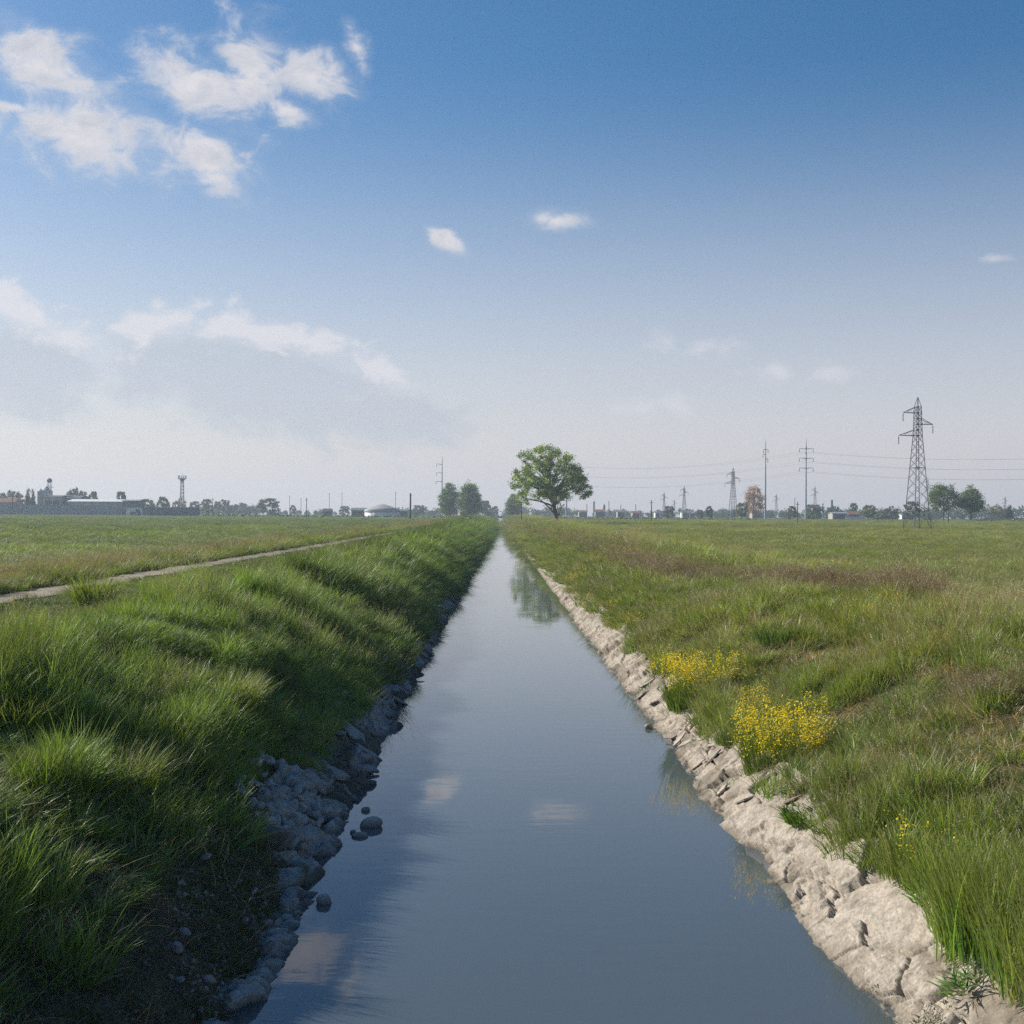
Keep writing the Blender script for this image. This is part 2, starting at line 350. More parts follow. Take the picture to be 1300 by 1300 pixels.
def revetment(side, pa, pb, mat, label, big):
    rows = np.concatenate([np.arange(-20, 8.5, .8), geo_rows(9.0, .0017, 240), geo_rows(243, .02, 1300)])
    L_ = math.hypot(pb[0] - pa[0], pb[1] - pa[1])
    nt_ = 84
    T, S = np.meshgrid(np.linspace(0, 1, nt_), rows)
    W = T * L_
    wa = .14 if big else .30
    wx = (fbm(S * 2.2, W * 2.2, 3, 3) - .5) * wa; wy = (fbm(S * 2.2, W * 2.2, 8, 3) - .5) * wa
    sk = S + wx + W * (.65 if side < 0 else .45); wk = W + wy
    if big:
        h1, e1 = plates(sk, wk, .95, .80, .055, .09, 11)
        h3, e3 = plates(sk, wk, .42, .36, .014, .06, 15)
        h2, e2 = plates(sk, wk, .26, .19, .032, .26, 21)
        rub = sstep(.55, .62, fbm(S * .5, W * 1.3, 31, 3) + .10 * (1 - sstep(.2, .5, T)) - .07 * (1 - sstep(18, 26, S)))
        h = h1 + h2 * (.05 + .95 * rub) + h3 - .13 * (1 - sstep(.0, .045, e1)) - .035 * (1 - sstep(.0, .05, e3)) * sstep(.45, .6, fbm(S * .8, W, 36, 2)) - .05 * rub * (1 - sstep(.0, .10, e2))
    else:
        h1, e1 = plates(sk, wk, .55, .85, .075, .26, 61)
        h2, e2 = plates(sk, wk, .17, .22, .045, .35, 71)
        rub = sstep(.46, .56, fbm(S * .4, W * 1.2, 81, 3))
        h = h1 * (1 - rub * .4) + h2 * (.2 + .8 * rub) - .10 * (1 - sstep(.0, .05, e1)) - .05 * rub * (1 - sstep(.0, .12, e2))
    strata = np.floor(fbm(sk * 1.1, wk * 3.2, 44, 4) * 16) / 16          # broken, stepped layers
    h = h + (strata - .5) * (.045 if big else .16) + (fbm(S * 8, W * 8, 33, 4) - .5) * (.03 if big else .045) + (fbm(S * .5, W * .3, 35, 3) - .5) * (.035 if big else .16)
    if not big: h = h - .22 * sstep(.30, .55, T + (fbm(S * 1.1, W * 1.1, 58, 3) - .5) * .5) * (1 - sstep(14.2, 16.2, S))
    h = h * (1 - .75 * sstep(60, 300, S))
    dx, dz = (pb[0] - pa[0]) / L_, (pb[1] - pa[1]) / L_
    wob = (fbm(S * .16, S * 0, 37, 3) - .5) * (.35 if big else .25)
    if big: wob = wob * .6 + .22 * (1 - sstep(10, 14, S)) - .10 * sstep(16, 40, S)
    U = pa[0] + dx * W - dz * h + wob; Zz = pa[1] + dz * W + dx * h
    vv = np.stack([U * side, S, Zz], -1).reshape(-1, 3)
    ii = np.arange(S.size).reshape(S.shape)
    ff = np.stack([ii[:-1, :-1], ii[:-1, 1:], ii[1:, 1:], ii[1:, :-1]], -1).reshape(-1, 4)
    if side < 0: ff = ff[:, ::-1]
    # lichen, silt and soil patches differ from slab to slab
    tone = (.80 + .4 * _h(np.floor(h1 * 4000), np.floor(h1 * 900), 5))[..., None] * np.ones(3)
    earth = sstep(.54, .64, fbm(S * .9, W * 2.0, 47, 4) + (.0 if big else .14 * sstep(.45, .9, T) * (1 - sstep(14.5, 17, S)) + .05))[..., None] * (.55 if big else .85)
    tone = tone * (1 - earth) + np.array([.30, .27, .20] if big else [.25, .24, .17]) * earth
    o = mesh_obj('stone_revetment', vv, ff, mat, smooth=False, attrs={'col': ('FLOAT_COLOR', tone.reshape(-1, 3))})
    tag(o, label, 'stone bank')
    return o
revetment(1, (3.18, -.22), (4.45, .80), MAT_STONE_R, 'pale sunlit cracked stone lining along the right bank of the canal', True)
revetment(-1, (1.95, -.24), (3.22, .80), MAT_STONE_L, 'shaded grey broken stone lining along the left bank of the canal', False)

# ------------------------------------------------------------------ loose stones
def stone_mesh(seed, sx, sy, sz, rough=.18, sub=3):
    import bmesh
    bm = bmesh.new(); bmesh.ops.create_icosphere(bm, subdivisions=sub, radius=1)
    rr = random.Random(seed); ax = [Vector((rr.gauss(0, 1), rr.gauss(0, 1), rr.gauss(0, 1))).normalized() for _ in range(7)]
    lv = [rr.uniform(.72, .98) for _ in ax]
    for v in bm.verts:
        p = v.co.copy()
        for a, l in zip(ax, lv):
            d = p.dot(a)
            if d > l: p -= a * (d - l) * .85
        n = float(fbm(np.array([p.x * 2.3 + seed]), np.array([p.y * 2.3 + p.z * 1.7]), seed, 3)[0]) - .5
        p *= 1 + n * rough
        v.co = Vector((p.x * sx, p.y * sy, p.z * sz))
    me = bpy.data.meshes.new('stone'); bm.to_mesh(me); bm.free()
    me.polygons.foreach_set('use_smooth', np.ones(len(me.polygons), bool))
    return me
def put_stone(name, me, mat, loc, rot, sc, label, group=None, cat='stone'):
    if not me.materials: me.materials.append(mat)
    o = link(bpy.data.objects.new(name, me)); o.location = loc; o.rotation_euler = rot; o.scale = sc
    return tag(o, label, cat, group)
cob = [stone_mesh(i, 1, random.uniform(.65, .9), random.uniform(.42, .65)) for i in range(7)]
def lslope(u): return -.24 + (u - 1.95) / 1.27 * 1.04
rs = random.Random(3)
placed = []
def cobbles(n, y0, y1, u0, u1, r0, r1, label, group, mat, sink):
    k = 0; meshes = [m_.copy() for m_ in cob]
    for _ in range(n * 30):
        if k >= n: break
        y = rs.uniform(y0, y1); u = rs.uniform(u0, u1); r = r0 + (r1 - r0) * rs.random() ** 1.6
        if any(math.hypot(y - a, u - b) < (r + c) * .62 for a, b, c in placed): continue
        placed.append((y, u, r)); k += 1
        put_stone('cobble', rs.choice(meshes), mat, (-u, y, max(lslope(u), gz(-u, y)) + sink * r + (.04 if r > .06 else 0)), (rs.uniform(-.3, .3), .5 + rs.uniform(-.3, .3), rs.uniform(0, 6.28)), (r, r, r), label, group)
cobbles(95, 15.6, 18.2, 2.42, 3.45, .045, .125, 'grey cobble in the pile of rounded stones at the left water edge', 'cobbles piled at the left water edge', MAT_COBBLE, .2)
cobbles(64, 10.4, 13.6, 2.4, 3.15, .016, .075, 'small grey pebble on the muddy left bank near the bottom corner', 'pebbles on the muddy left bank', MAT_SLAB_L, .05)
tri = stone_mesh(51, .17, .085, .12, .1); 
put_stone('water_stone', stone_mesh(50, .095, .09, .085, .15), MAT_COBBLE, (-1.98, 14.25, .03), (.1, .2, .4), (1, 1, 1), 'dark rounded stone alone in the water, nearest to the viewer', None)
put_stone('water_stone', tri, MAT_COBBLE, (-1.80, 17.75, .03), (.1, -.3, .2), (1, 1, 1), 'dark pointed stone standing out of the water beside the cobble pile', None)
put_stone('water_stone', stone_mesh(52, .12, .08, .05, .1), MAT_COBBLE, (-1.90, 17.2, .012), (0, 0, .1), (1, 1, 1), 'flat pale stone in the water just below the pointed one', None)
put_stone('water_stone', stone_mesh(53, .07, .06, .05, .1), MAT_COBBLE, (-1.98, 18.7, .015), (0, 0, .5), (1, 1, 1), 'small round stone in the water above the pointed one', None)
put_stone('water_stone', stone_mesh(54, .05, .035, .03, .1), MAT_COBBLE, (-2.02, 17.4, .015), (0, 0, .9), (1, 1, 1), 'tiny dark stone in the water left of the pointed one', None)
put_stone('water_stone', stone_mesh(55, .10, .08, .07, .2), MAT_SLAB_R, (3.22, 26.0, .03), (0, .1, .7), (1, 1, 1), 'small dark stone in the water at the right bank', None)
# loose slabs
def slab_mesh(seed):
    rr = random.Random(seed); n = rr.choice((5, 6, 7)); 
    ring = []
    for k in range(n):
        a = 2 * math.pi * (k + rr.uniform(-.25, .25)) / n; q = rr.uniform(.75, 1.05)
        ring.append((math.cos(a) * q, math.sin(a) * q * .6))
    v = []; 
    for (z, s) in ((-.5, .96), (-.4, 1), (.32, 1), (.5, .93)):
        for x, y in ring: v.append((x * s + rr.uniform(-.02, .02), y * s + rr.uniform(-.02, .02), z * .2 + rr.uniform(-.012, .012)))
    f = [(i * n + k, i * n + (k + 1) % n, (i + 1) * n + (k + 1) % n, (i + 1) * n + k) for i in range(3) for k in range(n)]
    f += [tuple(range(n - 1, -1, -1))]
    v.append((0, 0, .1 + rr.uniform(-.01, .02))); f += [(3 * n + k, 3 * n + (k + 1) % n, 4 * n) for k in range(n)]
    me = bpy.data.meshes.new('slab'); me.from_pydata(v, [], f); me.update(); return me
slR = [slab_mesh(i) for i in range(6)]; slL = [slab_mesh(20 + i) for i in range(6)]
for k in range(34):
    y = 17 + 50 * rs.random() ** 1.4; u = rs.uniform(3.5, 4.3); z = -.22 + (u - 3.18) / 1.27 * 1.02
    r = rs.uniform(.14, .30)
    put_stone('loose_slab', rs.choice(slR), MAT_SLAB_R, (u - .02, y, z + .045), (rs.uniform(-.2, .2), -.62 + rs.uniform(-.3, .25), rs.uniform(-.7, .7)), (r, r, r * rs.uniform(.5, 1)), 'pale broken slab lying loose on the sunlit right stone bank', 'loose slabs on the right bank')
for k in range(40):
    y = 18 + 45 * rs.random() ** 1.5; u = rs.uniform(2.1, 3.1)
    r = rs.uniform(.16, .38)
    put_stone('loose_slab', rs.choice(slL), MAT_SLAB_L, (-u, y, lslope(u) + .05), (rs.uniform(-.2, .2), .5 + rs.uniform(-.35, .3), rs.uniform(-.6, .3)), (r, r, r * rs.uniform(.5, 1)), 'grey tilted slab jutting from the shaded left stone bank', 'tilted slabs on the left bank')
# ------------------------------------------------------------------ grass
def blades(n, rad, h0, h1, w, lean, curl, col0, col1, tipcol=None, segs=4, head=None, seed=0, bow=0.):
    """tuft of n blades -> verts, tris, colours"""
    g = np.random.default_rng(seed)
    V_, T_, C_ = [], [], []
    off = 0
    for i in range(n):
        a = g.uniform(0, 2 * np.pi); r = rad * math.sqrt(g.uniform())
        p = np.array([r * math.cos(a), r * math.sin(a), -.03])
        az = a + g.normal(0, .9); L_ = g.uniform(h0, h1); ln = abs(g.normal(lean, lean * .5)); cu = g.uniform(.4, 1) * curl
        d = np.array([math.cos(az), math.sin(az), 0.])
        tw = g.uniform(0, np.pi); side = np.array([math.cos(az + np.pi / 2 + (tw - 1.57) * .8), math.sin(az + np.pi / 2 + (tw - 1.57) * .8), 0])
        mixv = g.uniform(); cc = np.array(col0) * (1 - mixv) + np.array(col1) * mixv
        cc = cc * g.uniform(.65, 1.35)
        pts = []; ang = ln
        step = L_ / segs
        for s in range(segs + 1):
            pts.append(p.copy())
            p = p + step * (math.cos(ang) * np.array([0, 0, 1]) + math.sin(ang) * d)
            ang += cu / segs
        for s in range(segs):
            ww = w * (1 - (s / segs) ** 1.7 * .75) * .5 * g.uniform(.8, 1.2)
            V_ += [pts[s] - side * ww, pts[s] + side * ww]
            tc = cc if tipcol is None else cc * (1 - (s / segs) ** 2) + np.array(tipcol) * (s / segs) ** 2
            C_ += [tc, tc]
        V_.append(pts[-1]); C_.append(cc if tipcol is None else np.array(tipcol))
        for s in range(segs - 1):
            b = off + s * 2
            T_ += [(b, b + 1, b + 3), (b, b + 3, b + 2)]
        b = off + (segs - 1) * 2
        T_.append((b, b + 1, b + 2)); off += segs * 2 + 1
        if head is not None and g.uniform() < head[0]:
            hl, hw, hc = head[1], head[2], np.array(head[3]) * g.uniform(.75, 1.25)
            t = pts[-1]; e = pts[-1] - pts[-2]; e = e / np.linalg.norm(e)
            for q in range(head[4]):
                f0 = q / head[4]
                pb = t + e * hl * (f0 - .35); a2 = g.uniform(0, 6.28)
                dd = np.array([math.cos(a2), math.sin(a2), g.uniform(.1, .9)]); dd /= np.linalg.norm(dd)
                sd = np.cross(dd, e); sd /= (np.linalg.norm(sd) + 1e-6)
                ll = hw * (1.3 - f0) * g.uniform(.7, 1.3)
                V_ += [pb, pb + dd * ll + sd * ll * .25, pb + dd * ll - sd * ll * .25 + e * ll * .6]; C_ += [hc, hc, hc]
                T_.append((off, off + 1, off + 2)); off += 3
    return np.array(V_), np.array(T_), np.array(C_)
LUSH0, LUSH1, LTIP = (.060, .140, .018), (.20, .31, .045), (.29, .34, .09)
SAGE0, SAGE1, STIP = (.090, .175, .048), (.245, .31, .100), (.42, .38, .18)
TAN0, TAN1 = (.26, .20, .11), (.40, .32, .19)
HEAD = (.34, .29, .19); HEADP = (.23, .17, .12)
TUFTS = {
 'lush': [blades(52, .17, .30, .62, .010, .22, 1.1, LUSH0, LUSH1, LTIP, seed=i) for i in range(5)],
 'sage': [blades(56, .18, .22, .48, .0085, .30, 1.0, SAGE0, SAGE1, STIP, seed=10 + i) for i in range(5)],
 'seed': [blades(40, .20, .46, .80, .004, .16, .55, (.11, .16, .05), (.20, .23, .09), HEAD, head=(.6, .14, .012, HEAD, 12), seed=20 + i) for i in range(3)],
 'purple': [blades(44, .20, .36, .62, .004, .18, .6, (.12, .15, .06), (.19, .19, .09), HEADP, head=(.85, .14, .013, HEADP, 12), seed=30 + i) for i in range(3)],
 'thatch': [blades(60, .22, .10, .30, .007, .95, .8, TAN0, TAN1, None, segs=3, seed=40 + i) for i in range(3)],
 'weed': [blades(34, .15, .18, .40, .026, .45, 1.2, (.065, .145, .028), (.15, .24, .05), None, segs=3, seed=50 + i) for i in range(2)],
 'crop': [blades(80, .34, .16, .30, .009, .30, .8, (.125, .185, .088), (.225, .285, .145), (.29, .32, .18), segs=3, seed=60 + i) for i in range(3)],
 'hay': [blades(80, .34, .20, .40, .008, .26, .7, (.17, .235, .075), (.28, .33, .115), (.35, .36, .15), segs=3, head=(.20, .09, .012, (.30, .25, .13), 5), seed=70 + i) for i in range(3)],
 'mustard': [blades(22, .16, .40, .75, .008, .20, .4, (.075, .14, .025), (.13, .19, .035), None, segs=3, head=(.9, .14, .014, (.85, .66, .03), 14), seed=80 + i) for i in range(2)],
 'litter': [blades(26, .20, .05, .22, .008, 1.35, .5, (.10, .075, .045), (.24, .18, .11), None, segs=2, seed=95 + i) for i in range(3)],
 'grit': [blades(20, .18, .02, .05, .035, .9, 1.5, (.13, .125, .11), (.28, .27, .25), None, segs=2, seed=98 + i) for i in range(2)],
 'moss': [blades(60, .17, .03, .10, .012, .8, 1.0, (.06, .085, .022), (.11, .14, .035), None, segs=2, seed=100 + i) for i in range(2)],
 'stalk': [blades(6, .18, .35, .7, .006, .8, .9, TAN0, TAN1, None, segs=4, seed=90 + i) for i in range(2)],
}
def gn_tree():
    ng = bpy.data.node_groups.new('scatter_tufts', 'GeometryNodeTree')
    ng.interface.new_socket('Geometry', in_out='INPUT', socket_type='NodeSocketGeometry'); ng.interface.new_socket('Geometry', in_out='OUTPUT', socket_type='NodeSocketGeometry')
    N = ng.nodes; L = ng.links
    gi = N.new('NodeGroupInput'); go = N.new('NodeGroupOutput')
    def attr(name, typ):
        a = N.new('GeometryNodeInputNamedAttribute'); a.data_type = typ; a.inputs['Name'].default_value = name; return a.outputs['Attribute']
    sp = N.new('GeometryNodeSeparateGeometry'); sp.domain = 'POINT'
    L.new(gi.outputs[0], sp.inputs['Geometry']); L.new(attr('is_pt', 'BOOLEAN'), sp.inputs['Selection'])
    m2p = N.new('GeometryNodeMeshToPoints'); L.new(sp.outputs['Selection'], m2p.inputs['Mesh'])
    si = N.new('GeometryNodeSplitToInstances'); si.domain = 'POINT'; L.new(sp.outputs['Inverted'], si.inputs['Geometry']); L.new(attr('variant', 'INT'), si.inputs['Group ID'])
    ip = N.new('GeometryNodeInstanceOnPoints'); L.new(m2p.outputs[0], ip.inputs['Points']); L.new(si.outputs['Instances'], ip.inputs['Instance'])
    ip.inputs['Pick Instance'].default_value = True
    L.new(attr('variant', 'INT'), ip.inputs['Instance Index'])
    er = N.new('FunctionNodeEulerToRotation'); L.new(attr('rot', 'FLOAT_VECTOR'), er.inputs[0]); L.new(er.outputs[0], ip.inputs['Rotation'])
    L.new(attr('scl', 'FLOAT_VECTOR'), ip.inputs['Scale'])
    L.new(ip.outputs[0], go.inputs[0])
    return ng
GN = gn_tree()
def scatter(name, label, kinds, pts, kind_idx, scl, rz, tilt, tiltaz, tint):
    """kinds: list of tuft kinds; kind_idx per point. tilt about a horizontal axis towards azimuth tiltaz"""
    V_, T_, C_, var = [], [], [], []
    first = {}; off = 0; vi = 0
    for k in kinds:
        first[k] = (vi, len(TUFTS[k]))
        for (v, t, c_) in TUFTS[k]:
            V_.append(v); T_.append(t + off); C_.append(c_); var.append(np.full(len(v), vi)); off += len(v); vi += 1
    n = len(pts)
    st = np.array([first[k][0] for k in kinds]); cn = np.array([first[k][1] for k in kinds])
    pv = st[kind_idx] + (rng.random(n) * cn[kind_idx]).astype(int)
    V_.append(pts); var.append(pv); C_.append(np.zeros((n, 3)))
    V_ = np.concatenate(V_); T_ = np.concatenate(T_); C_ = np.concatenate(C_); var = np.concatenate(var)
    nt_ = len(V_) - n
    z3 = np.zeros((nt_, 3))
    # rotation = tilt(axis) * Rz
    cz, sz = np.cos(rz), np.sin(rz); ct, st_ = np.cos(tilt), np.sin(tilt)
    ax = np.stack([-np.sin(tiltaz), np.cos(tiltaz)], -1)
    # Rodrigues for a horizontal axis (ax, ay, 0)
    x, y = ax[:, 0], ax[:, 1]; o1 = 1 - ct
    Rm = np.zeros((n, 3, 3))
    Rm[:, 0, 0] = ct + x * x * o1; Rm[:, 0, 1] = x * y * o1; Rm[:, 0, 2] = y * st_
    Rm[:, 1, 0] = x * y * o1; Rm[:, 1, 1] = ct + y * y * o1; Rm[:, 1, 2] = -x * st_
    Rm[:, 2, 0] = -y * st_; Rm[:, 2, 1] = x * st_; Rm[:, 2, 2] = ct
    Zm = np.zeros((n, 3, 3)); Zm[:, 0, 0] = cz; Zm[:, 0, 1] = -sz; Zm[:, 1, 0] = sz; Zm[:, 1, 1] = cz; Zm[:, 2, 2] = 1
    Q = Rm @ Zm
    eul = np.stack([np.arctan2(Q[:, 2, 1], Q[:, 2, 2]), -np.arcsin(np.clip(Q[:, 2, 0], -1, 1)), np.arctan2(Q[:, 1, 0], Q[:, 0, 0])], -1)
    at = {'col': ('FLOAT_COLOR', C_), 'is_pt': ('BOOLEAN', np.r_[np.zeros(nt_, bool), np.ones(n, bool)]), 'variant': ('INT', var),
          'rot': ('FLOAT_VECTOR', np.r_[z3, eul]), 'scl': ('FLOAT_VECTOR', np.r_[z3 + 1, scl]), 'tint': ('FLOAT_VECTOR', np.r_[z3 + 1, tint])}
    o = mesh_obj(name, V_, T_, MAT_GRASS, attrs=at)
    md = o.modifiers.new('scatter', 'NODES'); md.node_group = GN
    tag(o, label, kind='stuff')
    print(name, n)
    return o
def rand_pts(u0, u1, y0, y1, dens, dref, side, dmax_scale=14, clip=.56):
    """points in a strip with density dens/m2 up to dref m and falling with 1/d^2 beyond (tufts grow wider to match)"""
    out = []
    e = geo_rows(y0, .06, y1)
    for a, b in zip(e[:-1], e[1:]):
        m = (a + b) / 2; s = min(max(1., m / dref), dmax_scale)
        hi = min(u1, clip * b + 2)
        if hi <= u0: continue
        n = rng.poisson(dens / s ** 2 * (hi - u0) * (b - a))
        out.append(np.stack([side * rng.uniform(u0, hi, n), rng.uniform(a, b, n), np.full(n, s)], -1))
    return np.concatenate(out)
def pick(probs):
    """probs (n,k) unnormalised -> index"""
    p = np.cumsum(probs, 1); r = rng.random(len(p)) * p[:, -1]
    return (p < r[:, None]).sum(1)
def tints(n, base, v=.12):
    g = rng.normal(1, v, (n, 1)); return np.clip(base * g * rng.normal(1, .05, (n, 3)), .2, 3)

# left bank
def left_bank():
    P = rand_pts(2.4, 10.6, 7.5, 620, 74, 24, -1)
    x, y, s = P.T; u = -x
    edge = 2.88 + (fbm(y * .45, y * 0, 101, 3) - .5) * .9 + .35 * (1 - sstep(13, 16, y)) - .2 * sstep(25, 45, y) + .75 * sstep(14.9, 15.6, y) * (1 - sstep(18.0, 18.8, y))
    keep = (u > edge) & (u + .17 * s < 10.5) & ~((u > 10.25) & (rng.random(len(u)) < .85))
    # thin, dark, twiggy patch low on the bank by the bottom corner
    bare = (y < 15.5) & (u < 4.4) & (rng.random(len(u)) < .50)
    keep &= ~bare
    x, y, s, u = x[keep], y[keep], s[keep], u[keep]
    z = np.maximum(ground(x, y), np.where(u < 3.2, lslope(u) - .03, -9))
    n1 = .55 * fbm(x * .45, y * .45, 111, 3) + .45 * fbm(x * 1.5, y * 1.5, 116, 2); n2 = fbm(x * .25 + 7, y * .25, 112, 3); n3 = fbm(x * 1.1, y * 1.1, 113, 2)
    top = sstep(6.4, 8.2, u); low = 1 - sstep(3.4, 4.6, u); near = 1 - sstep(13, 17, y)
    pr = np.stack([1.0 - .5 * top, .22 + .7 * top, .02 + .10 * sstep(.55, .7, n2) + .10 * top, .01 + .08 * top, .06 + .14 * top + .15 * low + .5 * low * near, 0.30 + .35 * (n3 > .6), .05 + 1.6 * low * near], 1)
    ki = pick(pr)
    hh = (.45 + 1.15 * sstep(.34, .64, n1)) * (1 - .70 * top) * rng.uniform(.8, 1.2, len(x)) * (1 - .25 * low)
    sxy = s * rng.uniform(.85, 1.2, len(x))
    scl = np.stack([sxy, sxy, hh * (1 + .05 * (s - 1) * (1 - top))], 1)
    tint = tints(len(x), np.array([.97, 1.10, .95]), .2) * (.72 + .5 * n2[:, None]) * (1 - .35 * sstep(.55, .7, fbm(x * .8 + 4, y * .8, 118, 3)))[:, None] 
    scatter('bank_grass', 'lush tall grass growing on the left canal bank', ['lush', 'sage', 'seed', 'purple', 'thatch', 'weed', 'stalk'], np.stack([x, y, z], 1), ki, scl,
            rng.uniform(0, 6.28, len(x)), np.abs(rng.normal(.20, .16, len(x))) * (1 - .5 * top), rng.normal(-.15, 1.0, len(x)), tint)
def right_bank():
    P = rand_pts(3.8, 13.5, 7.5, 620, 66, 24, 1)
    x, y, s = P.T; u = x
    edge = 4.17 + (fbm(y * .55, y * 0, 201, 3) - .5) * .9 - .25 * sstep(60, 140, y) + .14 * (1 - sstep(9, 13, y))
    keep = u > edge
    n2 = fbm(x * .22 + 5, y * .22, 212, 3)
    bare = np.maximum(sstep(.50, .60, fbm(x * .6, y * .45, 214, 3)) * (u < 7.5) * (y < 34) * (y > 13), 1.1 * np.exp(-((u - 5.7) / .8) ** 2 - ((y - 15.2) / 1.7) ** 2))
    keep &= rng.random(len(u)) > bare * .8
    x, y, s, u, n2, bare = x[keep], y[keep], s[keep], u[keep], n2[keep], bare[keep]
    z = np.maximum(ground(x, y), np.where(u < 4.45, -.22 + (u - 3.18) / 1.27 * 1.02 - .03, -9))
    n1 = .55 * fbm(x * .5, y * .5, 211, 3) + .45 * fbm(x * 1.6, y * 1.6, 217, 2); n3 = fbm(x * .9, y * .9, 213, 2)
    cr = np.exp(-((u - 9.3 + 2.2 * sstep(30, 56, y) - (fbm(y * .15, y * 0, 215, 2) - .5) * 1.0) / (.34 + .2 * sstep(50, 120, y))) ** 2) * sstep(24, 29, y) * (1 - .75 * sstep(60, 110, y))
    cr = np.maximum(cr, np.exp(-((u - 6.9) / .5) ** 2 - ((y - 17) / 1.2) ** 2) * .30)
    crm = cr * (.55 + .45 * sstep(.4, .6, fbm(x * .8, y * .5, 219, 2)))
    low = 1 - sstep(4.6, 6.0, u); near = 1 - sstep(13.5, 17, y)
    pr = np.stack([.55 + .9 * near * low + .8 * sstep(.5, .65, n3), 1.0 - .4 * crm, .08 + .22 * sstep(.55, .7, n2), .02 + 4.5 * crm, .12 + 1.3 * bare + .12 * sstep(.5, .6, n2),
                   .12 + .2 * low, .001 + .025 * low * sstep(30, 60, y) + .012 * low * near], 1)
    pr[:, 0] *= 1 - .95 * crm; pr[:, 1] *= 1 - .85 * crm
    ki = pick(pr)
    hh = (.45 + .75 * sstep(.32, .68, n1)) * rng.uniform(.8, 1.2, len(x)) * (1 + .45 * near * low) * (1 - .3 * bare) * (1 + .25 * crm) * (1 - .35 * sstep(9.8, 11.2, u))
    sxy = s * rng.uniform(.85, 1.2, len(x))
    scl = np.stack([sxy, sxy, hh * (1 + .05 * (s - 1))], 1)
    dry = sstep(.5, .68, fbm(x * .28 + 3, y * .16, 222, 3))[:, None]
    tint = tints(len(x), np.array([1.02, 1, 1.]), .2) * (.8 + .45 * n1[:, None]) * (1 + dry * np.array([.12, .04, .04]))
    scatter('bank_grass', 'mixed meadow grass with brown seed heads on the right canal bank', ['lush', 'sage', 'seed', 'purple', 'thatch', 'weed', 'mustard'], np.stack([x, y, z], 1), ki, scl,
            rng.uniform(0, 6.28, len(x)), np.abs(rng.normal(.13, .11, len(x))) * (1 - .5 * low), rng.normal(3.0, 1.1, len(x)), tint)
def verge():
    P = rand_pts(11.75, 14.6, 14, 600, 40, 28, -1, clip=.6)
    P = P[-P[:, 0] - .15 * P[:, 2] > 11.7]
    x, y, s = P.T; u = -x
    z = ground(x, y); n1 = fbm(x * .4, y * .4, 311, 3)
    gr = np.exp(-((u - 12.6) / .55) ** 2)
    pr = np.stack([.3 + 1.2 * gr, .6 + 0 * u, .35 + .3 * (1 - gr), .5 * (1 - gr), .25 + 0 * u], 1)
    sxy = s * rng.uniform(.85, 1.2, len(x))
    hh = (.45 + .65 * sstep(.3, .7, n1)) * rng.uniform(.8, 1.2, len(x)) * np.where(u > 13.4, .8, 1)
    scatter('verge_grass', 'rough grassy verge with dry heads between the track and the left field', ['lush', 'sage', 'seed', 'purple', 'thatch'], np.stack([x, y, z], 1), pick(pr),
            np.stack([sxy, sxy, hh * (1 + .04 * (s - 1))], 1), rng.uniform(0, 6.28, len(x)), np.abs(rng.normal(.1, .1, len(x))), rng.uniform(0, 6.28, len(x)), tints(len(x), np.ones(3)))
def field(side, u0, kinds, name, label, base, seed):
    P = rand_pts(u0, 400, 18, 430, 11, 34, side, 9, clip=.52)
    x, y, s = P.T
    z = ground(x, y)
    n1 = fbm(x * .12, y * .12, seed, 4); n2 = fbm(x * .03, y * .012, seed + 5, 3); n3 = fbm(x * .5, y * .5, seed + 9, 2)
    pr = np.stack([np.ones(len(x)), .05 + .25 * sstep(.6, .7, n1), .01 + .05 * sstep(.55, .7, n2), .06 + .2 * sstep(.6, .7, n3)], 1)
    sxy = s * rng.uniform(.85, 1.25, len(x))
    hh = rng.uniform(.75, 1.2, len(x)) * (.75 + .5 * n1) * .72
    tint = tints(len(x), np.array(base), .09) * (.75 + .5 * n1[:, None]) * (.82 + .36 * n2[:, None])
    scatter(name, label, kinds, np.stack([x, y, z], 1), pick(pr), np.stack([sxy, sxy, hh * (1 + .03 * (s - 1))], 1), rng.uniform(0, 6.28, len(x)), np.abs(rng.normal(.05, .08, len(x))), rng.uniform(0, 6.28, len(x)), tint)
